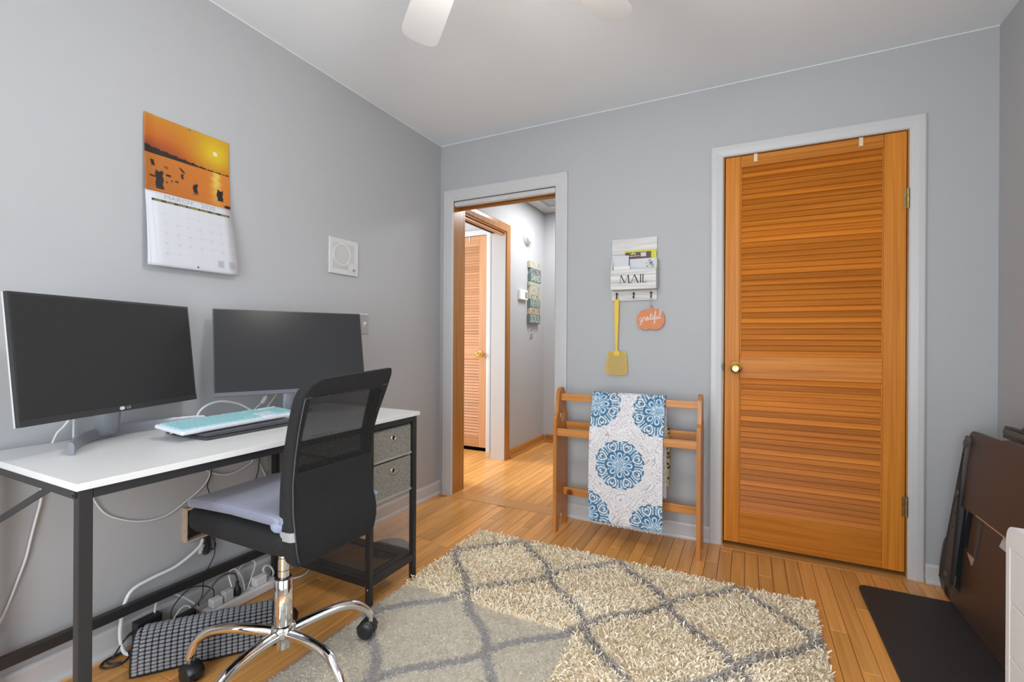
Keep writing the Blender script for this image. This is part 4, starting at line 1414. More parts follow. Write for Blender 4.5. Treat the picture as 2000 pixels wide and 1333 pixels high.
# column
obj('gas_shaft', MB().cyl((HX, HY, 0.30), (HX, HY, 0.45), 0.0175, n=32), M_chrome, ch, smooth=True, label='chrome gas shaft')
for zc in (0.345, 0.385):
    obj('sleeve_ring', MB().cyl((HX, HY, zc), (HX, HY, zc + 0.0015), 0.0180, n=32), M_blackplastic, ch)
obj('column_tube', MB().lathe([(0.026, 0.155), (0.0275, 0.160), (0.0275, 0.318), (0.0262, 0.320), (0.0235, 0.320), (0.0235, 0.300)], (HX, HY, 0), (0, 0, 1), 40), M_chrome, ch, smooth=True, label='chrome column tube')
obj('collar', MB().lathe([(0.0236, 0.302), (0.0236, 0.3225), (0.0180, 0.3225), (0.0180, 0.302)], (HX, HY, 0), (0, 0, 1), 32), M_blackplastic, ch, smooth=True)
obj('hub', MB().lathe([(0.016, 0.098), (0.021, 0.100), (0.020, 0.125), (0.030, 0.128), (0.036, 0.138), (0.037, 0.165), (0.031, 0.174), (0.026, 0.176)], (HX, HY, 0), (0, 0, 1), 36), M_chrome, ch, smooth=True, label='chrome hub')
MATZ = 0.0165
for k in range(5):
    a = math.radians(66 + 72 * k)
    ca, sa = math.cos(a), math.sin(a)
    lift = MATZ if k in (0, 4) else 0.0
    P_ = lambda r_, z: (HX + ca * r_, HY + sa * r_, z)
    path = spline([P_(0.024, 0.148), P_(0.09, 0.158), P_(0.17, 0.163), P_(0.23, 0.152), P_(0.268, 0.122), P_(0.286, 0.078 + lift)], 6)
    rr = [0.0165 - 0.0035 * i / (len(path) - 1) for i in range(len(path))]
    obj('base_leg', MB().tube(path, rr, 16), M_chrome, ch, smooth=True, label='curved chrome base leg' if k == 0 else None)
    sw = a + {0: 2.3, 1: 0.9, 2: 2.6, 3: 2.0, 4: 1.2}[k]
    cx_, cy_ = HX + ca * 0.287, HY + sa * 0.287
    ws, wc = math.sin(sw), math.cos(sw)          # rolling direction (wc, ws); axle direction (-ws, wc)
    ox, oy = cx_ + wc * 0.012, cy_ + ws * 0.012
    R_ = 0.029
    hd = MB(); pr_ = []
    for i in range(13):
        t = math.radians(-10 + 200 * i / 12)
        pr_.append(((R_ + 0.003) * math.cos(t), (R_ + 0.003) * math.sin(t)))
    hd.prism(pr_, (ox + ws * 0.007, oy - wc * 0.007, R_ + lift), (wc, ws, 0), (0, 0, 1), (-ws * 0.014, wc * 0.014, 0))
    ca_ = obj('caster', hd, M_blackplastic, ch, label='black twin-wheel caster' if k == 0 else None, bevel=0.0015)
    obj('caster_stem', MB().cyl((cx_, cy_, 0.058 + lift), (cx_, cy_, 0.082 + lift), 0.0085, n=16), M_chrome, ch, smooth=True)
    for sgn in (-1, 1):
        q0 = (ox - ws * sgn * 0.0075, oy + wc * sgn * 0.0075, R_ + lift)
        obj('wheel', MB().lathe([(0.012, 0), (R_ - 0.001, 0), (R_, 0.003), (R_, 0.014), (R_ - 0.004, 0.018), (0.012, 0.0195), (0.001, 0.0195)], q0, (-ws * sgn, wc * sgn, 0), 28), M_blackplastic, ca_, smooth=True)
    # half shell over the wheels
    sh_ = MB(); ringp = []
    for i in range(13):
        t = math.radians(15 + 150 * i / 12)
        for off in (-0.0235, 0.0235):
            ringp.append((ox + wc * (R_ + 0.0025) * math.cos(t) - ws * off, oy + ws * (R_ + 0.0025) * math.cos(t) + wc * off, R_ + lift + (R_ + 0.0025) * math.sin(t)))
    sh_.add(ringp, [(2 * i, 2 * i + 1, 2 * i + 3, 2 * i + 2) for i in range(12)])
    o = obj('hood', sh_, M_blackplastic, ca_, smooth=True)
    md = o.modifiers.new('thickness', 'SOLIDIFY'); md.thickness = 0.0015

# tie-on cushion lying on the seat
cu = thing('seat_cushion', 'ribbed grey-blue seat cushion tied onto the black office chair', 'cushion', (-1.315, 1.015, 0.562))


def sag(x, y, z):
    return x, y, z - 0.016 * (max(0, -x) / 0.22) ** 2 + 0.004 * math.sin(y * 20)


obj('pad', MB().pillow((-1.332, 1.015, 0.583), 0.456, 0.352, 0.042, 0.5, 0.17, nu=60, fn=sag), M_cushion, cu, smooth=True, autosmooth=70)
M_tie = mat('blue_grey_tie', (0.25, 0.29, 0.40), 0.85, noise=0.1, nscale=120)
obj('tie_strap', MB().tube(spline([(-1.165, 0.858, 0.574), (-1.140, 0.846, 0.568), (-1.122, 0.856, 0.566), (-1.112, 0.892, 0.567)], 6), [0.013] * 19, 10, sx=0.5), M_tie, cu, smooth=True)
obj('tie_strap', MB().tube([(-1.125, 1.168, 0.572), (-1.110, 1.184, 0.570), (-1.098, 1.192, 0.564)], [0.010] * 3, 8, sx=0.5), M_tie, cu, smooth=True)
# elastic band round the backrest
bd = MB(); rg = []
for zb_ in (0.540, 0.5635):
    z, xr, ya, yb, tk = [float(np.interp(zb_, [l[0] for l in LV], [l[c] for l in LV])) for c in range(5)]
    ring = rrect(xr - tk / 2, (ya + yb) / 2, tk + 0.003, yb - ya + 0.003, 0.019, zb_ - 0.004)
    rg.append([p for p in ring if p[1] < ya + 0.012])
k = len(rg[0])
bd.add(rg[0] + rg[1], [(i, i + 1, k + i + 1, k + i) for i in range(k - 1)])
o = obj('elastic_band', bd, M_strapgrey, cu, label='light grey elastic band round the chair back')
md = o.modifiers.new('thickness', 'SOLIDIFY'); md.thickness = 0.0014

# ------------------------------------------------------------------ textured foot cushion
fc = thing('foot_cushion', 'half-round grey textured foot cushion on the floor under the desk', 'cushion', (-1.60, 1.02, 0))
th_ = math.radians(51)
fa = Vector((math.cos(th_), math.sin(th_), 0)); ff = Vector((math.sin(th_), -math.cos(th_), 0))
FP = Vector((-1.728, 0.777, 0.0)); FL = 0.425; FD = 0.15; FH = 0.128


FPROF = spline([Vector((0.0076, 0.0, 0)), Vector((0.0015, 0.018, 0)), Vector((0.0046, 0.055, 0)), Vector((0.0167, 0.098, 0)), Vector((0.0418, 0.124, 0)), Vector((0.0722, 0.127, 0)), Vector((0.1064, 0.108, 0)), Vector((0.1368, 0.065, 0)), Vector((0.1490, 0.020, 0)), Vector((0.1459, 0.0, 0))], 8)
FARC = [0.0]
for i in range(1, len(FPROF)):
    FARC.append(FARC[-1] + (FPROF[i] - FPROF[i - 1]).length)


def fprof(t):
    """cross-section by arc length: t 0 at the front foot, 1 at the back; returns (backwards, up)"""
    d = min(max(t, 0), 1) * FARC[-1]
    return float(np.interp(d, FARC, [p.x for p in FPROF])), 0.003 + float(np.interp(d, FARC, [p.y for p in FPROF]))


rings = []
nL = 30
for i in range(nL + 1):
    s_ = FL * i / nL
    e = min(1, min(i, nL - i) / 2.2 + 0.02) ** 0.4
    ring = []
    for j in range(23):
        b_, z = fprof(j / 22)
        p = FP + fa * s_ - ff * (FD / 2 + (b_ - FD / 2) * (0.93 + 0.07 * e)) + Vector((0, 0, z * (0.80 + 0.20 * e)))
        ring.append(tuple(p))
    rings.append(ring)
obj('body', MB().loft(rings), M_padbase, fc, smooth=True, autosmooth=60)
pads = MB()
ncol, nrow = 24, 26
for i in range(ncol):
    s_ = 0.006 + (FL - 0.012) * (i + 0.5) / ncol
    for j in range(nrow):
        t = 0.035 + 0.90 * (j + 0.5) / nrow
        b_, z = fprof(t); b2, z2 = fprof(t + 0.012)
        edge = min(i, ncol - 1 - i)
        zf = 0.93 if edge == 0 else 1.0
        c = FP + fa * s_ - ff * b_ + Vector((0, 0, z * zf))
        tg = (-ff * (b2 - b_) + Vector((0, 0, z2 - z))).normalized()
        nrm = tg.cross(fa).normalized()
        if nrm.dot(c - (FP + fa * s_ - ff * (FD / 2))) < 0:
            nrm = -nrm
        hw = FL / ncol * 0.43; hl = 0.0045; h = 0.0034
        pads.add([c + fa * (sx_ * hw * k_) + tg * (sy_ * hl * k_) + nrm * hh for k_, hh in ((1.0, -0.001), (0.98, h * 0.55), (0.62, h)) for sx_, sy_ in ((-1, -0.6), (-0.6, -1), (0.6, -1), (1, -0.6), (1, 0.6), (0.6, 1), (-0.6, 1), (-1, 0.6))],
                 [(a_, (a_ + 1) % 8, 8 + (a_ + 1) % 8, 8 + a_) for a_ in range(8)] + [(8 + a_, 8 + (a_ + 1) % 8, 16 + (a_ + 1) % 8, 16 + a_) for a_ in range(8)] + [tuple(range(16, 24))])
obj('chenille_pads', pads, M_pad, fc, smooth=True, kind='stuff', label='grey oblong chenille pads in rows', autosmooth=60)

# ------------------------------------------------------------------ shag rug and chair mat
rug = thing('rug', 'cream shag rug with a grey diamond lattice on the oak floor', 'rug', (-0.55, 1.2, 0))
RX0, RX1, RY0, RY1 = -1.330, 0.245, 0.20, 2.262
CREAM, GREY = np.array([0.95, 0.845, 0.655]), np.array([0.50, 0.455, 0.415])
MX0, MX1, MY0, MY1 = -1.335, -0.555, 0.35, 1.622      # chair mat


def lattice(x, y):
    u = (x + 1.305) / 0.2545; v = (y - 1.975) / 0.2855
    w_ = 0.16 * np.sin(PI * u) * np.sin(PI * v)          # soft ogee bend of the lines
    a = u + v; b_ = u - v
    d1 = np.abs((a / 2 + 0.034 * np.sin(2 * PI * b_ / 2)) - np.round(a / 2 + 0.034 * np.sin(2 * PI * b_ / 2)))
    d2 = np.abs((b_ / 2 + 0.034 * np.sin(2 * PI * a / 2)) - np.round(b_ / 2 + 0.034 * np.sin(2 * PI * a / 2)))
    return np.minimum(d1, d2)


def rug_colour(x, y, jit):
    d = lattice(x, y) + jit * 0.018
    g = (d < 0.044)
    return g


gx, gy = np.meshgrid(np.linspace(RX0, RX1, 220), np.linspace(RY0, RY1, 290))
g = rug_colour(gx, gy, 0)[..., None]
P = np.stack([gx, gy, np.full_like(gx, 0.008)], -1)
o = colored_grid('backing', P, np.where(g, GREY, CREAM), M_rug, rug)
md = o.modifiers.new('thickness', 'SOLIDIFY'); md.thickness = 0.0075; md.offset = -1
n = 88000
tx = rng.uniform(RX0 + 0.002, RX1 - 0.002, n); ty = rng.uniform(RY0 + 0.002, RY1 - 0.002, n)
keep = (ty > 0.55) & ((tx < 0.3))
tx, ty = tx[keep], ty[keep]; n = len(tx)
under = (tx < MX1 + 0.004) & (ty < MY1 + 0.004)
jit = rng.normal(0, 1, n)
isg = rug_colour(tx, ty, jit)
colr = np.where(isg[:, None], GREY, CREAM) * rng.uniform(0.80, 1.12, n)[:, None]
colr = colr * (1 + rng.normal(0, 0.02, (n, 3)))
hgt = np.where(under, rng.uniform(0.003, 0.0055, n), rng.uniform(0.015, 0.024, n) * np.where(isg, 0.82, 1.0))
an = rng.uniform(0, 2 * PI, n)
flow = 0.9 * np.sin(tx * 9 + 2 * np.sin(ty * 5)) + 0.9 * np.cos(ty * 8 + tx * 3) - 1.2
la = np.where(rng.uniform(0, 1, n) < 0.55, flow + rng.normal(0, 0.7, n), an)
lean = np.where(under, rng.uniform(0.006, 0.013, n), rng.uniform(0.006, 0.020, n))
lx, ly = np.cos(la) * lean, np.sin(la) * lean
wa = rng.uniform(0, PI, n); hw = rng.uniform(0.0019, 0.0030, n)
wxv, wyv = np.cos(wa) * hw, np.sin(wa) * hw
base = np.stack([tx, ty, np.full(n, 0.0078)], -1)
wv = np.stack([wxv, wyv, np.zeros(n)], -1); lv_ = np.stack([lx, ly, np.zeros(n)], -1)
up = np.stack([np.zeros(n), np.zeros(n), hgt], -1)
mid = base + lv_ * 0.38 + up * 0.70; tip = base + lv_ + up * np.where(under, 0.85, 0.95)[:, None]
VV = np.stack([base - wv, base + wv, mid + wv, mid - wv, tip + wv * 0.8, tip - wv * 0.8], 1).reshape(-1, 3)
ctr = np.array(WLOC['rug'])
me = bpy.data.meshes.new('pile')
me.vertices.add(6 * n); me.vertices.foreach_set('co', (VV - ctr).ravel())
qi = (np.arange(n) * 6)[:, None]
Q = np.concatenate([qi + np.array([[0, 1, 2, 3]]), qi + np.array([[3, 2, 4, 5]])], 1).reshape(-1)
me.loops.add(8 * n); me.loops.foreach_set('vertex_index', Q)
me.polygons.add(2 * n); me.polygons.foreach_set('loop_start', np.arange(2 * n) * 4)
me.update(calc_edges=True)
at_ = me.color_attributes.new('Col', 'FLOAT_COLOR', 'POINT')
cc = np.ones((n, 6, 4)); cc[:, :, :3] = colr[:, None, :]
at_.data.foreach_set('color', cc.ravel())
me.materials.append(M_rug)
me.polygons.foreach_set('use_smooth', [True] * (2 * n))
o = bpy.data.objects.new('pile', me); COL.objects.link(o); o.parent = rug; WLOC[o.name] = Vector(ctr); o['kind'] = 'stuff'

cm = []
rc = 0.055
for qx, qy, a0 in ((1, 1, 0), (-1, 1, PI / 2), (-1, -1, PI), (1, -1, 3 * PI / 2)):
    for k in range(8):
        a = a0 + (PI / 2) * k / 7
        cx_ = (MX1 - rc) if qx > 0 else (MX0 + rc); cy_ = (MY1 - rc) if qy > 0 else (MY0 + rc)
        cm.append((cx_ + rc * math.cos(a), cy_ + rc * math.sin(a)))
tag(obj('chair_mat', MB().prism(cm, (0, 0, 0.0145), (1, 0, 0), (0, 1, 0), (0, 0, 0.002)), M_mat_clear), 'clear vinyl chair mat pressed flat on the cream shag rug', 'mat')

# ------------------------------------------------------------------ blanket rack and the textiles on it
rk = thing('blanket_rack', 'honey pine blanket rack with heart cut-outs in its sides against the back wall', 'rack', (-0.59, 2.56, 0))
side = [(2.463, 0), (2.463, 0.632), (2.470, 0.652), (2.488, 0.668)]
side += [(2.488 + 0.012 * (k / 4), 0.668 + 0.075 * (k / 4)) for k in range(1, 4)]
for k in range(13):
    a = PI - PI * k / 12
    side.append((2.557 + 0.055 * math.cos(a) * 1.0, 0.752 + 0.056 * math.sin(a)))
side += [(2.626 - 0.012 * (k / 4), 0.668 + 0.075 * (k / 4)) for k in range(3, 0, -1)]
side += [(2.626, 0.668), (2.645, 0.652), (2.652, 0.632), (2.652, 0)]
side += [(2.617, 0.0)]
for k in range(13):
    a = PI * k / 12
    side.append((2.5575 + 0.052 * math.cos(a), 0.022 + 0.072 * math.sin(a)))
side += [(2.498, 0.0)]
heart = []
for k in range(36):
    t = 2 * PI * k / 36
    hx = 16 * math.sin(t) ** 3; hy = 13 * math.cos(t) - 5 * math.cos(2 * t) - 2 * math.cos(3 * t) - math.cos(4 * t)
    heart.append((2.5575 + hx * 0.0023, 0.642 + hy * 0.0030))
for x0 in (-0.976, -0.224):
    m = flat_shape([side, heart], 0.019, (x0, 0, 0), (0, 1, 0), (0, 0, 1), (1, 0, 0))
    obj('side_panel', m, M_pineZ, rk, bevel=0)
xa, xb = -0.957, -0.224
obj('rail', MB().box(xa, xb, 2.538, 2.557, 0.733, 0.772), M_pineX, rk, bevel=0.002)
obj('rail', MB().box(xa, xb, 2.474, 2.493, 0.541, 0.583), M_pineX, rk, bevel=0.002)
obj('rail', MB().box(xa, xb, 2.622, 2.641, 0.560, 0.602), M_pineX, rk, bevel=0.002)
obj('rail', MB().box(xa, xb, 2.580, 2.599, 0.182, 0.224), M_pineX, rk, bevel=0.002)

BLUE, LIGHT, WHITE, GREYL = lin(58, 104, 134), lin(186, 208, 224), lin(222, 219, 219), lin(178, 174, 178)


def mandala_cloth(U, V):
    """printed medallions on scrolls; U, V in metres from the top left corner of the front"""
    C = np.empty(U.shape + (3,)); C[:] = WHITE
    # scrolls: contour lines of a swirling field, and leafy specks
    fx_ = U * 46; fy_ = V * 46
    fld = np.sin(fx_ * 1.25 + 1.7 * np.sin(fy_ * 0.8)) + np.sin(fy_ * 1.35 + 1.9 * np.sin(fx_ * 0.75 + 1.3)) + 0.6 * np.sin(fx_ * 2.3 + fy_ * 1.6)
    line = (np.abs(fld - np.round(fld * 1.1) / 1.1) < 0.095)
    speck = (np.sin(fx_ * 5.1 + 2 * np.sin(fy_ * 1.3)) * np.sin(fy_ * 5.7 + 2 * np.sin(fx_ * 1.1)) > 0.62) & (np.sin(fx_ * 0.9 + 1) * np.sin(fy_ * 0.8 + 2) > 0.0)
    C[line | speck] = GREYL
    for mu, mv in ((0.026, 0.072), (0.350, 0.096), (0.168, 0.386), (-0.010, 0.668), (0.348, 0.692)):
        R = 0.131
        du, dv = (U - mu) / R, (V - mv) / R
        r = np.hypot(du, dv); th = np.arctan2(dv, du)
        lim = 0.915 + 0.085 * np.abs(np.cos(4 * (th - PI / 8))) ** 0.6 - 0.05 * (np.abs(np.cos(4 * (th - PI / 8))) > 0.94)
        ins = r < lim
        M = np.zeros(U.shape, int)                        # 0 light, 1 blue, 2 white
        # outer petals
        k = PI / 4
        t2 = (th - k / 2 + 16 * k) % k; t2 = np.minimum(t2, k - t2); sgn = ((th + 16 * k) % k)
        y2 = r * np.sin(t2); x2 = r * np.cos(t2)
        def petal(x, y, c, hl, hw):
            s_ = (x - c) / hl
            wv_ = hw * np.clip(1 - s_ ** 2, 0, 1) ** 0.62 * (1 + 0.35 * s_)
            return np.where(np.abs(s_) < 1, np.abs(y) / np.maximum(wv_, 1e-4), 9)
        e = petal(x2, y2, 0.735, 0.235, 0.225)
        M[(e < 1)] = 1
        e1 = petal(x2, y2, 0.745, 0.205, 0.185); M[e1 < 1] = 2
        e1b = petal(x2, y2, 0.755, 0.150, 0.130); M[e1b < 1] = 1
        e1c = petal(x2, y2, 0.765, 0.115, 0.090); M[e1c < 1] = 0
        e2 = petal(x2, y2, 0.725, 0.060, 0.055); M[e2 < 1] = 1
        # scalloped outer rim
        rim = (r > lim - 0.055) & (np.abs(y2) < 0.26)
        M[rim & (t2 < 0.30)] = 1
        # inner petals
        t1 = (th + 16 * k) % k; t1 = np.minimum(t1, k - t1)
        y1_ = r * np.sin(t1); x1_ = r * np.cos(t1)
        f = petal(x1_, y1_, 0.40, 0.215, 0.150); M[f < 1] = 1
        f1 = petal(x1_, y1_, 0.365, 0.150, 0.100); M[f1 < 1] = 0
        f2 = petal(x1_, y1_, 0.355, 0.090, 0.050); M[f2 < 1] = 1
        # leaf sprigs between the outer petals
        lf = (x1_ > 0.60) & (x1_ < 0.93) & (y1_ < 0.016 + 0.055 * np.abs(np.sin((x1_ - y1_ * 0.9) * 42)) ** 2 * (0.75 - np.abs(x1_ - 0.76) * 1.5))
        M[lf] = 1
        # speckled heart
        hsp = (r < 0.17) & (np.sin(du * 62) * np.sin(dv * 62) > 0.12)
        M[(r < 0.18)] = 0; M[hsp] = 1
        for val, col in ((0, LIGHT), (1, BLUE), (2, WHITE)):
            C[ins & (M == val)] = col
    return C


def draped(name, parent, u0, u1, path, vscale, colour, nu_, nv_, thick, warp=0.0, edge=None):
    """cloth hung along a (y, z) path; u is x"""
    pts = [Vector((0, a, b_)) for a, b_ in path]
    sp_ = spline(pts, 14)
    d = [0]
    for i in range(1, len(sp_)):
        d.append(d[-1] + (sp_[i] - sp_[i - 1]).length)
    T = np.linspace(0, d[-1], nv_)
    Y = np.interp(T, d, [p.y for p in sp_]); Z = np.interp(T, d, [p.z for p in sp_])
    u = np.linspace(0, u1 - u0, nu_)
    U, TT = np.meshgrid(u, T)
    P = np.zeros((nv_, nu_, 3))
    P[..., 0] = u0 + U
    P[..., 1] = Y[:, None] + warp * np.sin(U * 23 + TT * 3) * np.clip(TT - vscale, 0, .4)
    P[..., 2] = Z[:, None]
    if edge is not None:
        fn, col = edge
        P[..., 0] += fn(U, TT - vscale)
    C = colour(U, TT - vscale)
    return colored_grid(name, P, C, M_cloth, parent, thick=thick)


bk = thing('blanket', 'folded blue and white medallion blanket draped over the pine rack', 'blanket', (-0.575, 2.50, 0.12))
back_drop = 0.52
front = [(2.583, 0.25), (2.580, 0.50), (2.573, 0.74), (2.566, 0.783), (2.548, 0.792), (2.530, 0.785), (2.520, 0.755), (2.488, 0.640), (2.466, 0.585), (2.458, 0.50), (2.455, 0.35), (2.455, 0.118)]
# length of path before the crest, so that v starts at the top of the front
pl = spline([Vector((0, a, b_)) for a, b_ in front], 14); dd = 0; crest = 0
for i in range(1, len(pl)):
    dd += (pl[i] - pl[i - 1]).length
    if pl[i].y > 2.548 - 0.002 and pl[i].z > 0.78:
        crest = dd
obj_b = draped('front_layer', bk, -0.768, -0.382, front, crest + 0.004, mandala_cloth, 190, 620, 0.004, warp=0.012)
under = [(2.590, 0.24), (2.587, 0.50), (2.577, 0.735), (2.568, 0.7755), (2.548, 0.7815), (2.528, 0.776), (2.512, 0.75), (2.496, 0.640), (2.476, 0.588), (2.467, 0.50), (2.464, 0.35), (2.464, 0.106)]
draped('under_layer', bk, -0.762, -0.386, under, crest, mandala_cloth, 110, 300, 0.006)
fr = MB()
for i in range(62):
    xx = -0.755 + 0.366 * (i + random.random()) / 62
    fr.bar((xx, 2.4645, 0.107), (xx + random.uniform(-.004, .004), 2.4635, 0.098 - random.uniform(0, .006)), 0.0024, 0.0024, up=(1, 0.1, 0))
obj('fringe', fr, mat('white_fringe', (0.66, 0.66, 0.68), .9), bk, kind='stuff')


def leopard(U, V):
    C = np.empty(U.shape + (3,)); C[:] = lin(196, 176, 112)
    m_ = np.sin(U * 190 + 2 * np.sin(V * 70)) * np.sin(V * 170 + 2 * np.sin(U * 80)) > 0.25
    C[m_] = lin(34, 40, 26)
    return C


tw = thing('throw', 'narrow tan and black patterned throw hanging behind the blanket on the rack', 'throw', (-0.5, 2.62, 0.3))
draped('cloth', tw, -0.74, -0.374, [(2.652, 0.38), (2.650, 0.55), (2.645, 0.604), (2.632, 0.611), (2.618, 0.604), (2.613, 0.55), (2.610, 0.30)], 0, leopard, 90, 160, 0.005)


# ------------------------------------------------------------------ mail organiser and what it holds
ml = thing('mail_organizer', 'whitewashed wooden wall mail organiser with MAIL lettering and three hooks', 'organizer', (-0.59, D, 1.31))
mx0, mx1, mz0, mz1 = -0.716, -0.460, 1.307, 1.666
nb = 4
for i in range(nb):
    za = mz0 + (mz1 - mz0) * i / nb
    obj('back_board', MB().box(mx0, mx1, D - 0.014, D - 0.001, za + 0.0006, za + (mz1 - mz0) / nb - 0.0006), M_whitewash, ml, bevel=0.0012)
pz0 = 1.366
for i, (za, zb_) in enumerate(((pz0, 1.405), (1.4058, 1.445), (1.4458, 1.478))):
    obj('pocket_board', MB().box(-0.704, -0.452, D - 0.088, D - 0.078, za, zb_), M_whitewash, ml, bevel=0.001)
obj('pocket_bottom', MB().box(-0.700, -0.456, D - 0.078, D - 0.014, pz0, pz0 + 0.008), M_whitewash, ml)
for xa_, xb_ in ((-0.704, -0.697), (-0.459, -0.452)):
    m = MB().prism([(D - 0.078, pz0), (D - 0.078, 1.478), (D - 0.060, 1.535), (D - 0.014, 1.535), (D - 0.014, pz0)], (xa_, 0, 0), (0, 1, 0), (0, 0, 1), (xb_ - xa_, 0, 0))
    obj('pocket_side', m, M_whitewash, ml)


def stroke(mb, a, b_, w, o, ex, ey, ez, t=0.0012):
    """straight pen stroke from a to b, width w"""
    a = Vector(a); b_ = Vector(b_); d = (b_ - a).normalized(); nn = Vector((-d.y, d.x)) * (w / 2)
    q = [a + nn, a - nn, b_ - nn, b_ + nn]
    mb.prism([(p.x, p.y) for p in q], o, ex, ey, ez)


O_ = (-0.655, D - 0.0885, 1.4005); EX, EY, EZ = (1, 0, 0), (0, 0, 1), (0, -0.0008, 0)
H_ = 0.047
letters = {
    'letter_m': [((0.006, 0), (0.010, H_), .0022), ((0.010, H_), (0.031, 0.002), .0058), ((0.031, 0.002), (0.051, H_), .0022), ((0.051, H_), (0.056, 0), .0062), ((0.0, 0.0008), (0.012, 0.0008), .0016), ((0.050, 0.0008), (0.062, 0.0008), .0016)],
    'letter_a': [((0.066, 0), (0.086, H_), .0024), ((0.085, H_), (0.106, 0), .0062), ((0.073, 0.016), (0.098, 0.016), .0018), ((0.061, 0.0008), (0.071, 0.0008), .0016), ((0.100, 0.0008), (0.112, 0.0008), .0016)],
    'letter_i': [((0.1195, 0), (0.1195, H_), .0058), ((0.115, 0.0008), (0.124, 0.0008), .0016), ((0.115, H_ - 0.0008), (0.124, H_ - 0.0008), .0016)],
    'letter_l': [((0.1325, 0), (0.1325, H_), .0056), ((0.129, 0.0012), (0.151, 0.0012), .0024), ((0.1505, 0.001), (0.153, 0.010), .0018), ((0.128, H_ - 0.0008), (0.138, H_ - 0.0008), .0016)]}
for nme, sts in letters.items():
    m = MB()
    for a, b_, w in sts:
        stroke(m, a, b_, w, O_, EX, EY, EZ)
    obj(nme, m, M_ink, ml)
for hx_ in (-0.684, -0.587, -0.490):
    m = MB()
    m.lathe([(0.0065, 0), (0.0065, 0.002), (0.002, 0.003)], (hx_, D - 0.014, 1.347), (0, -1, 0), 14)
    m.tube(spline([(hx_, D - 0.014, 1.349), (hx_, D - 0.032, 1.352), (hx_, D - 0.036, 1.346), (hx_, D - 0.022, 1.338), (hx_, D - 0.018, 1.328), (hx_, D - 0.026, 1.321), (hx_, D - 0.036, 1.325), (hx_, D - 0.037, 1.331)], 5), 0.0028, 8)
    obj('hook', m, M_hook, ml, smooth=True, label='small dark bronze hook')

# things in the pocket
tag(obj('magazine', MB().box(-0.638, -0.462, D - 0.030, D - 0.022, 1.376, 1.592), mat('yellow_cover', (0.62, 0.58, 0.02), .5, noise=.12, nscale=90), bevel=0.001), 'yellow magazine sticking up at the back of the mail pocket', 'magazine')
pk = thing('package_card', 'dark hanging retail card with small white lettering in the mail pocket', 'package', (-0.56, D - 0.04, 1.375))
obj('card', MB().box(-0.632, -0.490, D - 0.041, D - 0.039, 1.375, 1.580), mat('dark_plum_card', (0.055, 0.040, 0.042), .5), pk)
obj('hang_hole', MB().prism([(-0.016, -0.003), (0.016, -0.003), (0.016, 0.003), (0.006, 0.003), (0.004, 0.007), (-0.004, 0.007), (-0.006, 0.003), (-0.016, 0.003)], (-0.588, D - 0.0412, 1.571), (1, 0, 0), (0, 0, 1), (0, -0.0006, 0)), M_yellowink, pk)
pl_ = MB()
for i, w_ in enumerate((6, 9, 5, 8, 5, 7)):
    pl_.box(-0.612 + i * 0.0105, -0.612 + i * 0.0105 + w_ * 0.0009, D - 0.0416, D - 0.041, 1.5565, 1.5605)
obj('small_print', pl_, M_whiteink, pk, kind='stuff')
obj('badge', MB().box(-0.545, -0.515, D - 0.0416, D - 0.041, 1.553, 1.576), mat('pinkish_badge', (0.6, 0.52, 0.5), .6), pk)
obj('red_edge', MB().box(-0.632, -0.490, D - 0.0413, D - 0.041, 1.541, 1.549), mat('dark_red_print', (0.16, 0.035, 0.03), .6), pk)
le = thing('printed_letter', 'white printed letter with a small grey photograph in the mail pocket', 'letter', (-0.53, D - 0.05, 1.375))
obj('sheet', MB().box(-0.604, -0.460, D - 0.053, D - 0.051, 1.375, 1.540), M_paper, le)
yy, xx_ = np.mgrid[0:16, 0:16] / 15.0
ph = 0.28 + 0.30 * (np.sin(xx_ * 9 + 4 * yy) * np.sin(yy * 8 + xx_ * 2) > -0.1) - 0.16 * (np.hypot(xx_ - .6, yy - .55) < .3)
P = np.zeros((16, 16, 3)); P[..., 0] = -0.512 + xx_ * 0.040; P[..., 1] = D - 0.0532; P[..., 2] = 1.533 - yy * 0.044
colored_grid('photograph', P, np.repeat(np.clip(ph, .02, .7)[..., None], 3, -1), M_photo, le)
m = MB()
m.box(-0.602, -0.560, D - 0.0535, D - 0.053, 1.4885, 1.4905)
obj('rule_line', m, M_greyink, le)
obj('text_block', MB().box(-0.540, -0.520, D - 0.0533, D - 0.053, 1.500, 1.530), mat('faint_print', (.58, .58, .59), .7), le)
tag(obj('envelope', MB().box(-0.694, -0.606, D - 0.066, D - 0.063, 1.375, 1.560), M_paper, bevel=0.0008), 'plain white envelope at the left of the mail pocket', 'envelope')
tag(obj('envelope', MB().box(-0.690, -0.598, D - 0.073, D - 0.070, 1.375, 1.500), mat('cream_paper', (0.70, 0.69, 0.66), .6), bevel=0.0008), 'shorter cream envelope in front of the white one in the mail pocket', 'envelope')

# fly swatter on the left hook
fs = thing('fly_swatter', 'yellow plastic fly swatter hanging from the left hook of the mail organiser', 'fly swatter', (-0.682, D - 0.022, 0.88))
fy = D - 0.026
hdl = flat_shape([[(-0.0125, 0.335), (-0.0125, 0.430), (-0.010, 0.440), (0.0, 0.445), (0.010, 0.440), (0.0125, 0.430), (0.0115, 0.335), (0.006, 0.145), (0.0075, 0.122), (-0.0075, 0.122), (-0.006, 0.145)],
                  [(0.0035 * math.cos(2 * PI * k / 12), 0.436 + 0.0035 * math.sin(2 * PI * k / 12)) for k in range(12)]], 0.006, (-0.683, fy + 0.003, 0.882), (1, 0, 0), (0, 0, 1), (0, -1, 0))
obj('handle', hdl, M_yellow, fs)
pd = MB(); out_ = []
wt, wb_, hh = 0.053, 0.062, 0.132


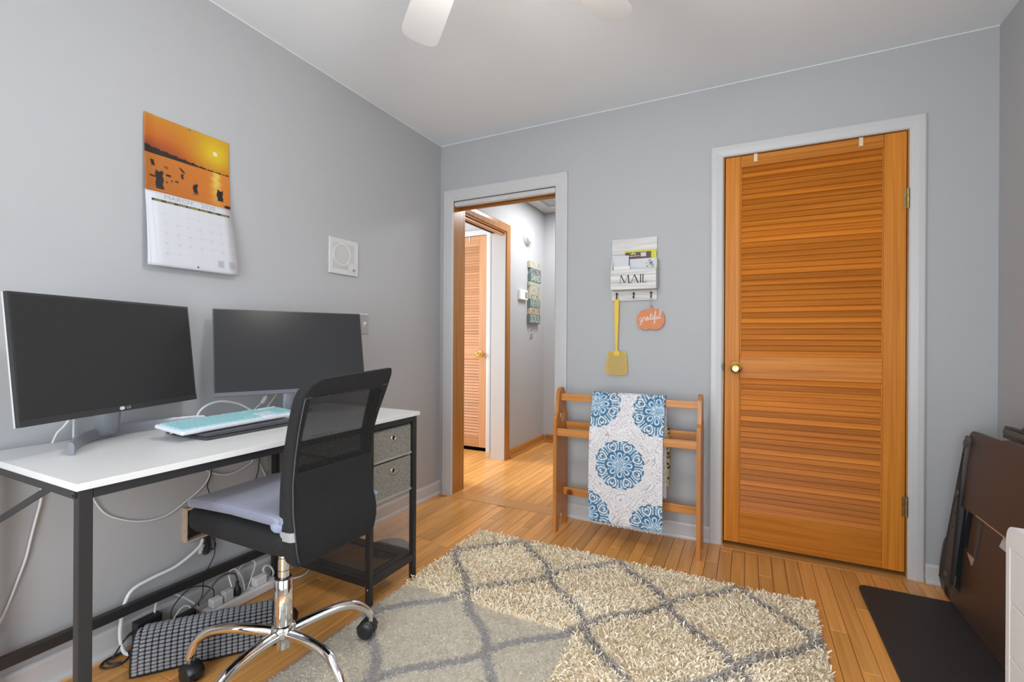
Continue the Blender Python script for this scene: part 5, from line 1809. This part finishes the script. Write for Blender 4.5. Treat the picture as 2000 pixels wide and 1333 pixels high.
def ol(t):
    """outline of the head, t around"""
    a = 2 * PI * t
    c_, s_ = math.cos(a), math.sin(a)
    x_ = math.copysign(abs(c_) ** 0.38, c_); z_ = math.copysign(abs(s_) ** 0.38, s_)
    w_ = wb_ + (wt - wb_) * (z_ + 1) / 2
    return (-0.682 + x_ * w_, fy, 0.882 + hh / 2 + z_ * hh / 2)


pd.tube([ol(k / 40) for k in range(40)], 0.0022, 6, closed=True)
for i in range(13):
    q = -0.92 + 1.84 * i / 12
    pd.bar((-0.682 + q * wb_, fy, 0.885), (-0.682 + q * wt, fy, 0.882 + hh - 0.003), 0.0019, 0.0016, up=(0, 1, 0))
for j in range(19):
    z = 0.882 + hh * (0.03 + 0.94 * j / 18)
    w_ = wb_ + (wt - wb_) * (z - 0.882) / hh
    pd.bar((-0.682 - w_ * 0.98, fy, z), (-0.682 + w_ * 0.98, fy, z), 0.0024, 0.0014, up=(0, 1, 0))
obj('mesh_head', pd, M_yellow, fs)
obj('neck', MB().prism([(-0.017, 0.0), (0.017, 0.0), (0.017, 0.012), (0.007, 0.03), (-0.007, 0.03), (-0.017, 0.012), (-0.010, -0.014), (0.010, -0.014)][:6], (-0.682, fy - 0.002, 0.992), (1, 0, 0), (0, 0, 1), (0, 0.004, 0)), M_yellow, fs)

# wooden pumpkin on the right hook
pu = thing('pumpkin_sign', 'orange wooden pumpkin sign with white grateful script on the right hook', 'sign', (-0.49, D - 0.02, 1.13))
pc = (-0.4925, 1.197)
pump = []
for k in range(72):
    a = 2 * PI * k / 72
    c_, s_ = math.cos(a), math.sin(a)
    r_x, r_z = 0.076, 0.061
    notch = 0.010 * math.exp(-((a - 3 * PI / 2) / 0.16) ** 2) + 0.003 * math.exp(-((a - PI / 2) / 0.3) ** 2)
    pump.append((pc[0] + math.copysign(abs(c_) ** 0.86, c_) * r_x, pc[1] + math.copysign(abs(s_) ** 0.80, s_) * (r_z - notch)))
obj('board', MB().prism(pump, (0, D - 0.022, 0), (1, 0, 0), (0, 0, 1), (0, 0.008, 0)), M_orange, pu, bevel=0.001)
obj('stem', MB().prism([(-0.499, 1.252), (-0.483, 1.252), (-0.484, 1.275), (-0.487, 1.279), (-0.494, 1.279), (-0.497, 1.275)], (0, D - 0.0215, 0), (1, 0, 0), (0, 0, 1), (0, 0.007, 0)), M_orange, pu)
obj('stem_hole', MB().lathe([(0.0026, 0), (0.0024, 0.0006), (0.0002, 0.0006)], (-0.4905, D - 0.0216, 1.272), (0, -1, 0), 12), M_hole, pu)
obj('twine_loop', MB().tube(spline([(-0.4905, D - 0.024, 1.270), (-0.4935, D - 0.030, 1.300), (-0.4915, D - 0.0365, 1.3245), (-0.4885, D - 0.0365, 1.3245), (-0.4865, D - 0.030, 1.300), (-0.4905, D - 0.020, 1.270)], 5), 0.0010, 6), M_twine, pu, smooth=True)
script_ = [[(.10, .20), (.04, .22), (0, .12), (.04, .02), (.11, .06), (.12, .20), (.11, -.10), (.05, -.22), (0, -.16), (.08, -.04), (.16, .06), (.18, .20), (.20, .24), (.22, .18), (.27, .20), (.26, .06), (.30, .02), (.34, .08), (.40, .20), (.35, .22), (.31, .12), (.34, .02), (.40, .06), (.42, .20), (.42, .04), (.47, .06), (.52, .20), (.55, .42), (.53, .10), (.56, .02), (.61, .08), (.68, .18), (.65, .24), (.61, .14), (.64, .03), (.70, .08), (.75, .25), (.79, .44), (.76, .50), (.73, .30), (.71, -.05), (.70, -.22), (.75, -.15), (.74, 0), (.78, .06), (.81, .2), (.81, .06), (.85, .03), (.89, .12), (.90, .22), (.90, .05), (.94, .05), (.99, .25), (1.05, .50), (1.0, .55), (.97, .2), (.99, .03), (1.06, .10)], [(.47, .30), (.63, .345)]]
m = MB(); ra = math.radians(9); scx, scz = 0.114, 0.094
for st_ in script_:
    pts_ = [(-0.552 + a * scx * math.cos(ra) - 0.0 * b_, D - 0.0226, 1.187 + b_ * scz + a * scx * math.sin(ra) * 0.7) for a, b_ in st_]
    m.tube(spline(pts_, 5), 0.00135, 5)
obj('script_lettering', m, M_whiteink, pu, kind='stuff')

# ------------------------------------------------------------------ right side: standing mat, desk converter, drawer cart
sm_ = []
for qx, qy, a0 in ((1, 1, 0), (-1, 1, PI / 2), (-1, -1, PI), (1, -1, 3 * PI / 2)):
    for k in range(6):
        a = a0 + (PI / 2) * k / 5
        sm_.append(((0.90 - 0.03 if qx > 0 else 0.435 + 0.03) + 0.03 * math.cos(a), (2.535 - 0.03 if qy > 0 else 1.60 + 0.03) + 0.03 * math.sin(a)))
tag(obj('standing_mat', MB().prism(sm_, (0, 0, 0), (1, 0, 0), (0, 1, 0), (0, 0, 0.015)), M_standmat, bevel=0.005), 'black foam standing mat on the oak floor at the right', 'mat')

cv = thing('desk_converter', 'folded brown standing desk converter leaning on edge against the right wall', 'desk converter', (0.79, 2.2, 0.016))
XC_ = Matrix(((0, 0.1221, -0.9925, 0.748), (-1, 0, 0, 2.55), (0, 0.9925, 0.1221, 0.018), (0, 0, 0, 1)))   # across (-Y), up the lean, towards the room


def CB():
    m = MB(); m.m = XC_; return m


def cy_(Y):
    return 2.55 - Y


def round_poly(pts, n=7):
    """pts (x, y, radius) -> polygon with rounded corners"""
    out = []; k = len(pts)
    for i, (x, y, r) in enumerate(pts):
        if r == 0:
            out.append((x, y)); continue
        p = Vector((x, y)); a = (Vector(pts[i - 1][:2]) - p).normalized(); b_ = (Vector(pts[(i + 1) % k][:2]) - p).normalized()
        for j in range(n):
            t = j / (n - 1)
            out.append(tuple((p + a * r) * (1 - t) ** 2 + p * 2 * t * (1 - t) + (p + b_ * r) * t ** 2))
    return out


tray = round_poly([(cy_(2.60), 0, 0.0), (cy_(2.700), 0.0, 0.11), (cy_(2.700), 0.235, 0.075), (cy_(2.470), 0.235, 0), (cy_(2.470), 0.395, 0), (cy_(1.55), 0.415, 0), (cy_(1.55), 0.0, 0)])
m = CB(); m.prism(tray, (0, 0, -0.010), (1, 0, 0), (0, 1, 0), (0, 0, 0.012))
obj('keyboard_tray', m, M_brown, cv, bevel=0.0025)
m = CB(); m.prism(round_poly([(cy_(2.549), 0.060, 0.018), (cy_(2.512), 0.060, 0.018), (cy_(2.512), 0.11, 0), (cy_(2.549), 0.11, 0)]), (0, 0, 0.0022), (1, 0, 0), (0, 1, 0), (0, 0, 0.0022))
obj('notch_edge', m, M_edge, cv, label='tan raw edge of the tray notch')
up_ = round_poly([(cy_(2.575), 0.392, 0), (cy_(2.575), 0.705, 0.045), (cy_(1.55), 0.715, 0), (cy_(1.55), 0.415, 0)])
m = CB(); m.prism(up_, (0, 0, 0.004), (1, 0, 0), (0, 1, 0), (0, 0, 0.014))
obj('top_board', m, M_brown, cv, bevel=0.003)
m = CB(); m.box(cy_(2.40), cy_(1.56), 0.398, 0.403, 0.006, 0.0185)
obj('board_edge', m, M_edge, cv, label='tan lower edge of the top board')
m = CB(); m.prism(round_poly([(cy_(2.548), 0.068, 0.016), (cy_(2.517), 0.068, 0.016), (cy_(2.540), 0.40, 0), (cy_(2.548), 0.680, 0.012), (cy_(2.574), 0.680, 0.012), (cy_(2.572), 0.40, 0)]), (0, 0, 0.004), (1, 0, 0), (0, 1, 0), (0, 0, 0.026))
obj('base_rail', m, M_greybrown, cv, bevel=0.003)
for Y, h, rr in ((2.533, 0.105, 0.013), (2.553, 0.440, 0.014), (2.552, 0.650, 0.017)):
    m = CB(); m.lathe([(rr, 0), (rr, 0.003), (rr * 0.85, 0.005), (0.001, 0.005)], (cy_(Y), h, 0.030), (0, 0, 1), 24)
    obj('foot_pad', m, M_greybrown, cv, smooth=True)
for Y, h in ((2.545, 0.54), (2.553, 0.60), (2.545, 0.36), (2.542, 0.30)):
    m = CB(); m.lathe([(0.0035, 0), (0.0035, 0.0006), (0.0005, 0.0006)], (cy_(Y), h, 0.0300), (0, 0, 1), 10)
    obj('screw_hole', m, M_hole, cv)
m = CB(); m.box(cy_(2.515), cy_(2.392), 0.236, 0.395, -0.022, -0.011)
obj('mechanism_plate', m, M_blackplastic, cv)
m = CB(); m.box(cy_(2.398), cy_(2.386), 0.245, 0.398, -0.008, 0.006)
obj('slide_channel', m, M_greybrown, cv)
m = CB(); m.box(cy_(2.512), cy_(2.500), 0.240, 0.395, -0.010, 0.004)
obj('slide_channel', m, M_blackplastic, cv)
m = CB(); m.prism([(cy_(2.455), 0.236), (cy_(2.395), 0.236), (cy_(2.405), 0.205)], (0, 0, 0.0022), (1, 0, 0), (0, 1, 0), (0, 0, 0.003))
obj('bracket_tab', m, M_edge, cv, label='pale tan tab below the opening')
for Y, h in ((2.44, 0.37), (2.46, 0.29), (2.415, 0.315)):
    m = CB(); m.lathe([(0.0045, 0), (0.004, 0.002), (0.0005, 0.0025)], (cy_(Y), h, -0.011), (0, 0, 1), 12)
    obj('screw', m, M_steel, cv)
m = CB(); m.box(cy_(2.375), cy_(1.60), 0.716, 0.760, -0.030, -0.008)
obj('lift_arm', m, M_blackplastic, cv, bevel=0.002)
m = CB(); m.box(cy_(2.350), cy_(1.60), 0.734, 0.752, -0.008, 0.004)
obj('slide_channel', m, M_greybrown, cv, bevel=0.002)
m = CB(); m.prism([(cy_(2.330), 0.706), (cy_(2.260), 0.722), (cy_(1.6), 0.722), (cy_(1.6), 0.706)], (0, 0, 0.004), (1, 0, 0), (0, 1, 0), (0, 0, 0.010))
obj('slide_channel', m, M_greybrown, cv)
m = CB(); m.prism([(cy_(2.285), 0.761), (cy_(2.10), 0.905), (cy_(1.60), 0.905), (cy_(1.60), 0.761)], (0, 0, -0.030), (1, 0, 0), (0, 1, 0), (0, 0, 0.012))
obj('side_panel', m, M_greybrown, cv)
st_ = CB(); st_.prism([(cy_(2.238), 0.348), (cy_(2.215), 0.402), (cy_(2.12), 0.402), (cy_(2.12), 0.348)], (0, 0, 0.0022), (1, 0, 0), (0, 1, 0), (0, 0, 0.0006))
o_st = obj('sticker', st_, M_paper, cv, label='white sticker')

ct = thing('drawer_cart', 'white plastic drawer cart with rounded corners at the right edge', 'drawer cart', (0.74, 1.23, 0.015))
q0x, q1x, q0y, q1y = 0.550, 0.925, 0.960, 1.528
post = round_poly([(q0x, q0y, 0.02), (q1x, q0y, 0.02), (q1x, q1y, 0.02), (q0x, q1y, 0.02)])
cart_out = round_poly([(q0y, 0.0155, 0.004), (q1y, 0.0155, 0.004), (q1y, 0.652, 0.045), (q0y, 0.652, 0.045)], 10)
obj('body', MB().prism(cart_out, (q0x + 0.0165, 0, 0), (0, 1, 0), (0, 0, 1), (q1x - q0x - 0.0165, 0, 0)), M_cart, ct, bevel=0.003)
hole_ = [(q0y + 0.017, 0.082), (q0y + 0.017, 0.5985), (q1y - 0.017, 0.5985), (q1y - 0.017, 0.082)]
obj('front_frame', flat_shape([cart_out, hole_], 0.016, (q0x, 0, 0), (0, 1, 0), (0, 0, 1), (1, 0, 0)), M_cart, ct, bevel=0.002)
for i in range(4):
    z1_ = 0.597 - 0.128 * i; z0_ = z1_ - 0.1255
    obj('drawer', MB().box(q0x + 0.001, q0x + 0.0155, q0y + 0.0185, q1y - 0.0185, z0_, z1_ - 0.0005), M_cart, ct, bevel=0.002)
# ------------------------------------------------------------------ power strip, bricks and cords


def cord(name, label, pts, r, m, cat='cable', group=None, per=7):
    return tag(obj(name, MB().tube(spline(pts, per), r, 8), m, smooth=True), label, cat, group)


ps = thing('power_strip', 'white power strip with plugs on the floor along the left baseboard', 'power strip', (-1.84, 1.22, 0))
obj('housing', MB().box(-1.872, -1.820, 1.075, 1.372, 0.0005, 0.036), M_whiteplastic, ps, bevel=0.006)
for i in range(6):
    y = 1.105 + i * 0.045
    obj('socket', MB().box(-1.860, -1.832, y - 0.012, y + 0.012, 0.036, 0.0372), M_offwhite, ps, bevel=0.0005)
obj('switch', MB().box(-1.856, -1.838, 1.352, 1.366, 0.036, 0.041), M_offwhite, ps, bevel=0.001)


def plug(name, label, y, w, d_, h, m, x=-1.846, cat='plug'):
    return tag(obj(name, MB().box(x - d_ / 2, x + d_ / 2, y - w / 2, y + w / 2, 0.0375, 0.0375 + h), m, bevel=0.004), label, cat)


plug('plug_adapter', 'white plug adapter at the near end of the power strip', 1.118, 0.040, 0.034, 0.030, M_whiteplastic)
plug('plug_adapter', 'larger white plug adapter in the middle of the power strip', 1.164, 0.036, 0.030, 0.040, M_offwhite)
plug('plug_adapter', 'white block adapter near the far end of the power strip', 1.300, 0.050, 0.034, 0.034, M_whiteplastic)
bpk = thing('power_plug', 'black power plug standing in the power strip with its grey cord', 'plug', (-1.846, 1.205, 0.0375))
obj('plug_body', MB().lathe([(0.013, 0), (0.0155, 0.006), (0.0145, 0.022), (0.009, 0.034), (0.0062, 0.040), (0.0062, 0.056), (0.004, 0.058)], (-1.846, 1.205, 0.0375), (0, 0, 1), 16), M_black_cord, bpk, smooth=True)
obj('lead', MB().tube(spline([(-1.846, 1.205, 0.094), (-1.850, 1.198, 0.124), (-1.856, 1.166, 0.137), (-1.860, 1.134, 0.128), (-1.860, 1.108, 0.108), (-1.862, 1.072, 0.080), (-1.864, 1.02, 0.045), (-1.862, 0.985, 0.012)], 7), 0.0042, 8), mat('dark_grey_cord', (0.07, 0.07, 0.07), .5), bpk, smooth=True, label='thick dark grey lead')
cord('cord', 'thin black cord arching behind the power strip to the black bricks', [(-1.858, 0.975, 0.030), (-1.862, 0.968, 0.085), (-1.872, 1.003, 0.118), (-1.876, 1.047, 0.134), (-1.872, 1.094, 0.118), (-1.868, 1.120, 0.096), (-1.864, 1.122, 0.079), (-1.858, 1.117, 0.068)], 0.0022, M_black_cord)
cord('cord', 'white cord loop standing against the baseboard behind the foot cushion', [(-1.890, 0.955, 0.010), (-1.900, 0.938, 0.069), (-1.903, 0.937, 0.108), (-1.905, 0.950, 0.135), (-1.904, 0.985, 0.135), (-1.895, 1.025, 0.104), (-1.882, 1.062, 0.062), (-1.880, 1.078, 0.030)], 0.0034, M_white_cord)
cord('cord', 'lower white cord loop on the floor in front of the baseboard', [(-1.898, 0.975, 0.008), (-1.902, 1.020, 0.058), (-1.896, 1.045, 0.060), (-1.890, 1.050, 0.040), (-1.886, 1.035, 0.022), (-1.882, 0.992, 0.006)], 0.0030, M_white_cord)
cord('cord', 'white cord arching over the black plug on the power strip', [(-1.846, 1.182, 0.080), (-1.872, 1.186, 0.120), (-1.878, 1.203, 0.135), (-1.874, 1.222, 0.122), (-1.862, 1.236, 0.085), (-1.846, 1.236, 0.040)], 0.0030, M_white_cord)
cord('cord', 'white cord loop above the far end of the power strip', [(-1.846, 1.248, 0.040), (-1.868, 1.280, 0.070), (-1.890, 1.312, 0.108), (-1.894, 1.296, 0.130), (-1.894, 1.262, 0.128), (-1.890, 1.238, 0.110), (-1.880, 1.225, 0.060)], 0.0026, M_white_cord)
cord('cord', 'coiled white cord on the floor beyond the power strip', [(-1.880, 1.378, 0.020), (-1.890, 1.350, 0.060), (-1.892, 1.362, 0.078), (-1.890, 1.384, 0.066), (-1.880, 1.392, 0.040), (-1.872, 1.380, 0.022), (-1.860, 1.386, 0.006), (-1.84, 1.42, 0.0045)], 0.0042, M_white_cord)
cord('cord', 'white cord lying on the floor by the desk shelf', [(-1.850, 1.432, 0.004), (-1.815, 1.445, 0.004), (-1.800, 1.480, 0.004), (-1.812, 1.520, 0.004), (-1.840, 1.550, 0.004)], 0.0036, M_white_cord)
cord('cord', 'thick white cord hanging from the wall outlet down to the floor', [(-1.916, 1.108, 0.286), (-1.905, 1.085, 0.262), (-1.905, 1.009, 0.226), (-1.908, 0.932, 0.216), (-1.908, 0.873, 0.204), (-1.908, 0.849, 0.173), (-1.908, 0.837, 0.118), (-1.900, 0.830, 0.061), (-1.880, 0.832, 0.018), (-1.864, 0.842, 0.0068), (-1.846, 0.850, 0.0062)], 0.0058, M_white_cord)
cord('cord', 'white cable hanging down the left wall beside the near desk leg', [(-1.936, 0.638, 0.712), (-1.935, 0.640, 0.611), (-1.935, 0.639, 0.576), (-1.935, 0.630, 0.532), (-1.935, 0.618, 0.473), (-1.935, 0.607, 0.416), (-1.935, 0.589, 0.355), (-1.935, 0.568, 0.290), (-1.935, 0.545, 0.235), (-1.934, 0.50, 0.15)], 0.0034, M_white_cord)
cord('cord', 'thin white cord in a long loop under the desktop', [(-1.932, 0.742, 0.712), (-1.935, 0.755, 0.590), (-1.936, 0.792, 0.498), (-1.936, 0.843, 0.452), (-1.936, 0.912, 0.421), (-1.936, 0.987, 0.416), (-1.936, 1.058, 0.448), (-1.936, 1.125, 0.493), (-1.936, 1.150, 0.553), (-1.932, 1.153, 0.711)], 0.0026, M_white_cord)
cord('cord', 'short white cord loop under the desk beside the chair back', [(-1.930, 1.105, 0.712), (-1.930, 1.118, 0.574), (-1.930, 1.165, 0.528), (-1.930, 1.228, 0.512), (-1.930, 1.295, 0.528), (-1.930, 1.330, 0.560), (-1.928, 1.345, 0.712)], 0.0026, M_white_cord)
cord('cord', 'thin black cord hanging under the desk behind the seat front', [(-1.918, 1.150, 0.712), (-1.924, 1.145, 0.552), (-1.924, 1.139, 0.518), (-1.924, 1.130, 0.490), (-1.924, 1.140, 0.450), (-1.924, 1.150, 0.400)], 0.0022, M_black_cord)
cord('cord', 'thin black cord hanging from the desk left of the inner legs', [(-1.918, 1.352, 0.712), (-1.926, 1.353, 0.557), (-1.926, 1.349, 0.497), (-1.926, 1.339, 0.466), (-1.926, 1.325, 0.420), (-1.924, 1.320, 0.370)], 0.0022, M_black_cord)
cord('cord', 'thin white cord hanging beside the inner back leg of the desk', [(-1.932, 1.356, 0.712), (-1.936, 1.358, 0.548), (-1.936, 1.368, 0.510), (-1.936, 1.390, 0.462), (-1.936, 1.396, 0.420), (-1.936, 1.39, 0.30)], 0.0026, M_white_cord)
cord('cord', 'thin black cord dropping from below the seat to the foot cushion', [(-1.926, 1.163, 0.300), (-1.926, 1.161, 0.252), (-1.920, 1.157, 0.207), (-1.912, 1.131, 0.170), (-1.912, 1.112, 0.140), (-1.895, 1.097, 0.082), (-1.895, 1.084, 0.055), (-1.892, 1.078, 0.008)], 0.0021, M_black_cord)
bu = thing('cord_bundle', 'bundled black cord with a white plug end hanging below the wall outlet', 'cable', (-1.93, 1.13, 0.22))
for i in range(4):
    dy = 0.006 * i
    obj('black_cord', MB().tube(spline([(-1.930, 1.120 + dy, 0.288), (-1.930, 1.114 + dy * 1.3, 0.245), (-1.930, 1.126 + dy * 0.8, 0.214 + 0.004 * (i % 2)), (-1.928, 1.136 + dy * 0.6, 0.245), (-1.930, 1.130 + dy * 0.7, 0.288)], 6), 0.0021, 6), M_black_cord, bu, smooth=True)
obj('black_cord', MB().tube(spline([(-1.930, 1.146, 0.288), (-1.930, 1.160, 0.262), (-1.930, 1.168, 0.238), (-1.930, 1.156, 0.224), (-1.930, 1.146, 0.236), (-1.930, 1.143, 0.266)], 6), 0.0021, 6), M_black_cord, bu, smooth=True)
obj('plug_end', MB().bar((-1.928, 1.116, 0.262), (-1.928, 1.103, 0.228), 0.012, 0.012), M_whiteplastic, bu, bevel=0.003, label='white plug end')
br1 = thing('power_brick', 'black power brick behind the near end of the foot cushion', 'power adapter', (-1.86, 0.90, 0))
obj('brick', MB().bar((-1.893, 0.868, 0.046), (-1.897, 0.950, 0.046), 0.036, 0.090), M_blackplastic, br1, bevel=0.005)
obj('lead', MB().tube(spline([(-1.893, 0.868, 0.060), (-1.892, 0.852, 0.058), (-1.890, 0.834, 0.045), (-1.888, 0.818, 0.028), (-1.884, 0.800, 0.008)], 6), [0.007 - 0.0042 * min(1, i / 10) for i in range(25)], 8), M_black_cord, br1, smooth=True)
br2 = thing('power_brick', 'second black power brick behind the middle of the foot cushion', 'power adapter', (-1.84, 1.0, 0))
obj('brick', MB().bar((-1.822, 0.968, 0.040), (-1.826, 1.030, 0.040), 0.030, 0.079), M_blackplastic, br2, bevel=0.005)
cord('cord', 'coiled black cord with a plug on the floor left of the foot cushion', [(-1.852, 0.845, 0.004), (-1.880, 0.850, 0.004), (-1.900, 0.830, 0.004), (-1.905, 0.795, 0.004), (-1.885, 0.770, 0.004), (-1.855, 0.775, 0.004), (-1.838, 0.805, 0.0042), (-1.850, 0.835, 0.010), (-1.882, 0.838, 0.012), (-1.894, 0.810, 0.011), (-1.880, 0.785, 0.010), (-1.855, 0.790, 0.009), (-1.845, 0.81, 0.008)], 0.0032, M_black_cord)
cord('cord', 'white cable behind the left monitor running down to the desk', [(-1.905, 0.655, DZ + 0.003), (-1.905, 0.660, 0.768), (-1.906, 0.668, 0.785), (-1.906, 0.682, 0.800), (-1.906, 0.695, 0.822), (-1.90, 0.705, 0.86)], 0.0030, M_white_cord)
cord('cord', 'straight white cable behind the left monitor neck', [(-1.922, 0.712, DZ + 0.003), (-1.922, 0.712, 0.79), (-1.922, 0.714, 0.87)], 0.0030, M_white_cord)
cord('cord', 'white cable arching on the desk between the two monitors', [(-1.862, 1.045, DZ + 0.004), (-1.862, 1.053, 0.780), (-1.864, 1.066, 0.802), (-1.866, 1.091, 0.818), (-1.868, 1.130, 0.828), (-1.868, 1.170, 0.825), (-1.866, 1.223, 0.808), (-1.862, 1.268, 0.779), (-1.855, 1.30, DZ + 0.004)], 0.0040, M_white_cord)
ad = thing('cable_adapter', 'white inline cable adapter hanging below the right monitor', 'adapter', (-1.86, 1.31, DZ))
obj('adapter_body', MB().bar((-1.852, 1.311, 0.803), (-1.852, 1.330, 0.829), 0.014, 0.010), M_whiteplastic, ad, bevel=0.002)
obj('lead', MB().tube(spline([(-1.852, 1.262, DZ + 0.003), (-1.852, 1.285, 0.785), (-1.852, 1.311, 0.803)], 6), 0.0024, 8), M_white_cord, ad, smooth=True)
obj('lead', MB().tube(spline([(-1.852, 1.330, 0.829), (-1.852, 1.338, 0.843), (-1.848, 1.345, 0.87)], 6), 0.0024, 8), M_white_cord, ad, smooth=True)
cord('cord', 'white cable running up behind the right monitor to its left of the neck', [(-1.890, 1.345, DZ + 0.003), (-1.889, 1.372, 0.786), (-1.888, 1.396, 0.814), (-1.885, 1.415, 0.84), (-1.88, 1.43, 0.88)], 0.0032, M_white_cord)
cord('cord', 'short black cord lying behind the keyboard', [(-1.800, 1.215, DZ + 0.003), (-1.806, 1.235, DZ + 0.028), (-1.808, 1.258, DZ + 0.034), (-1.806, 1.280, DZ + 0.026), (-1.80, 1.30, DZ + 0.003)], 0.0022, M_black_cord)

# alike things form groups
for o in COL.objects:
    if o.parent is None and o.get('category') and not o.get('group'):
        g_ = {'cable': 'cords and cables around the desk', 'plug': 'plugs in the power strip', 'monitor': 'computer monitors on the desk',
              'light switch': 'steel toggle switches on the walls', 'envelope': 'envelopes in the mail pocket', 'power adapter': 'black power bricks behind the foot cushion'}.get(o['category'])
        if g_:
            o['group'] = g_
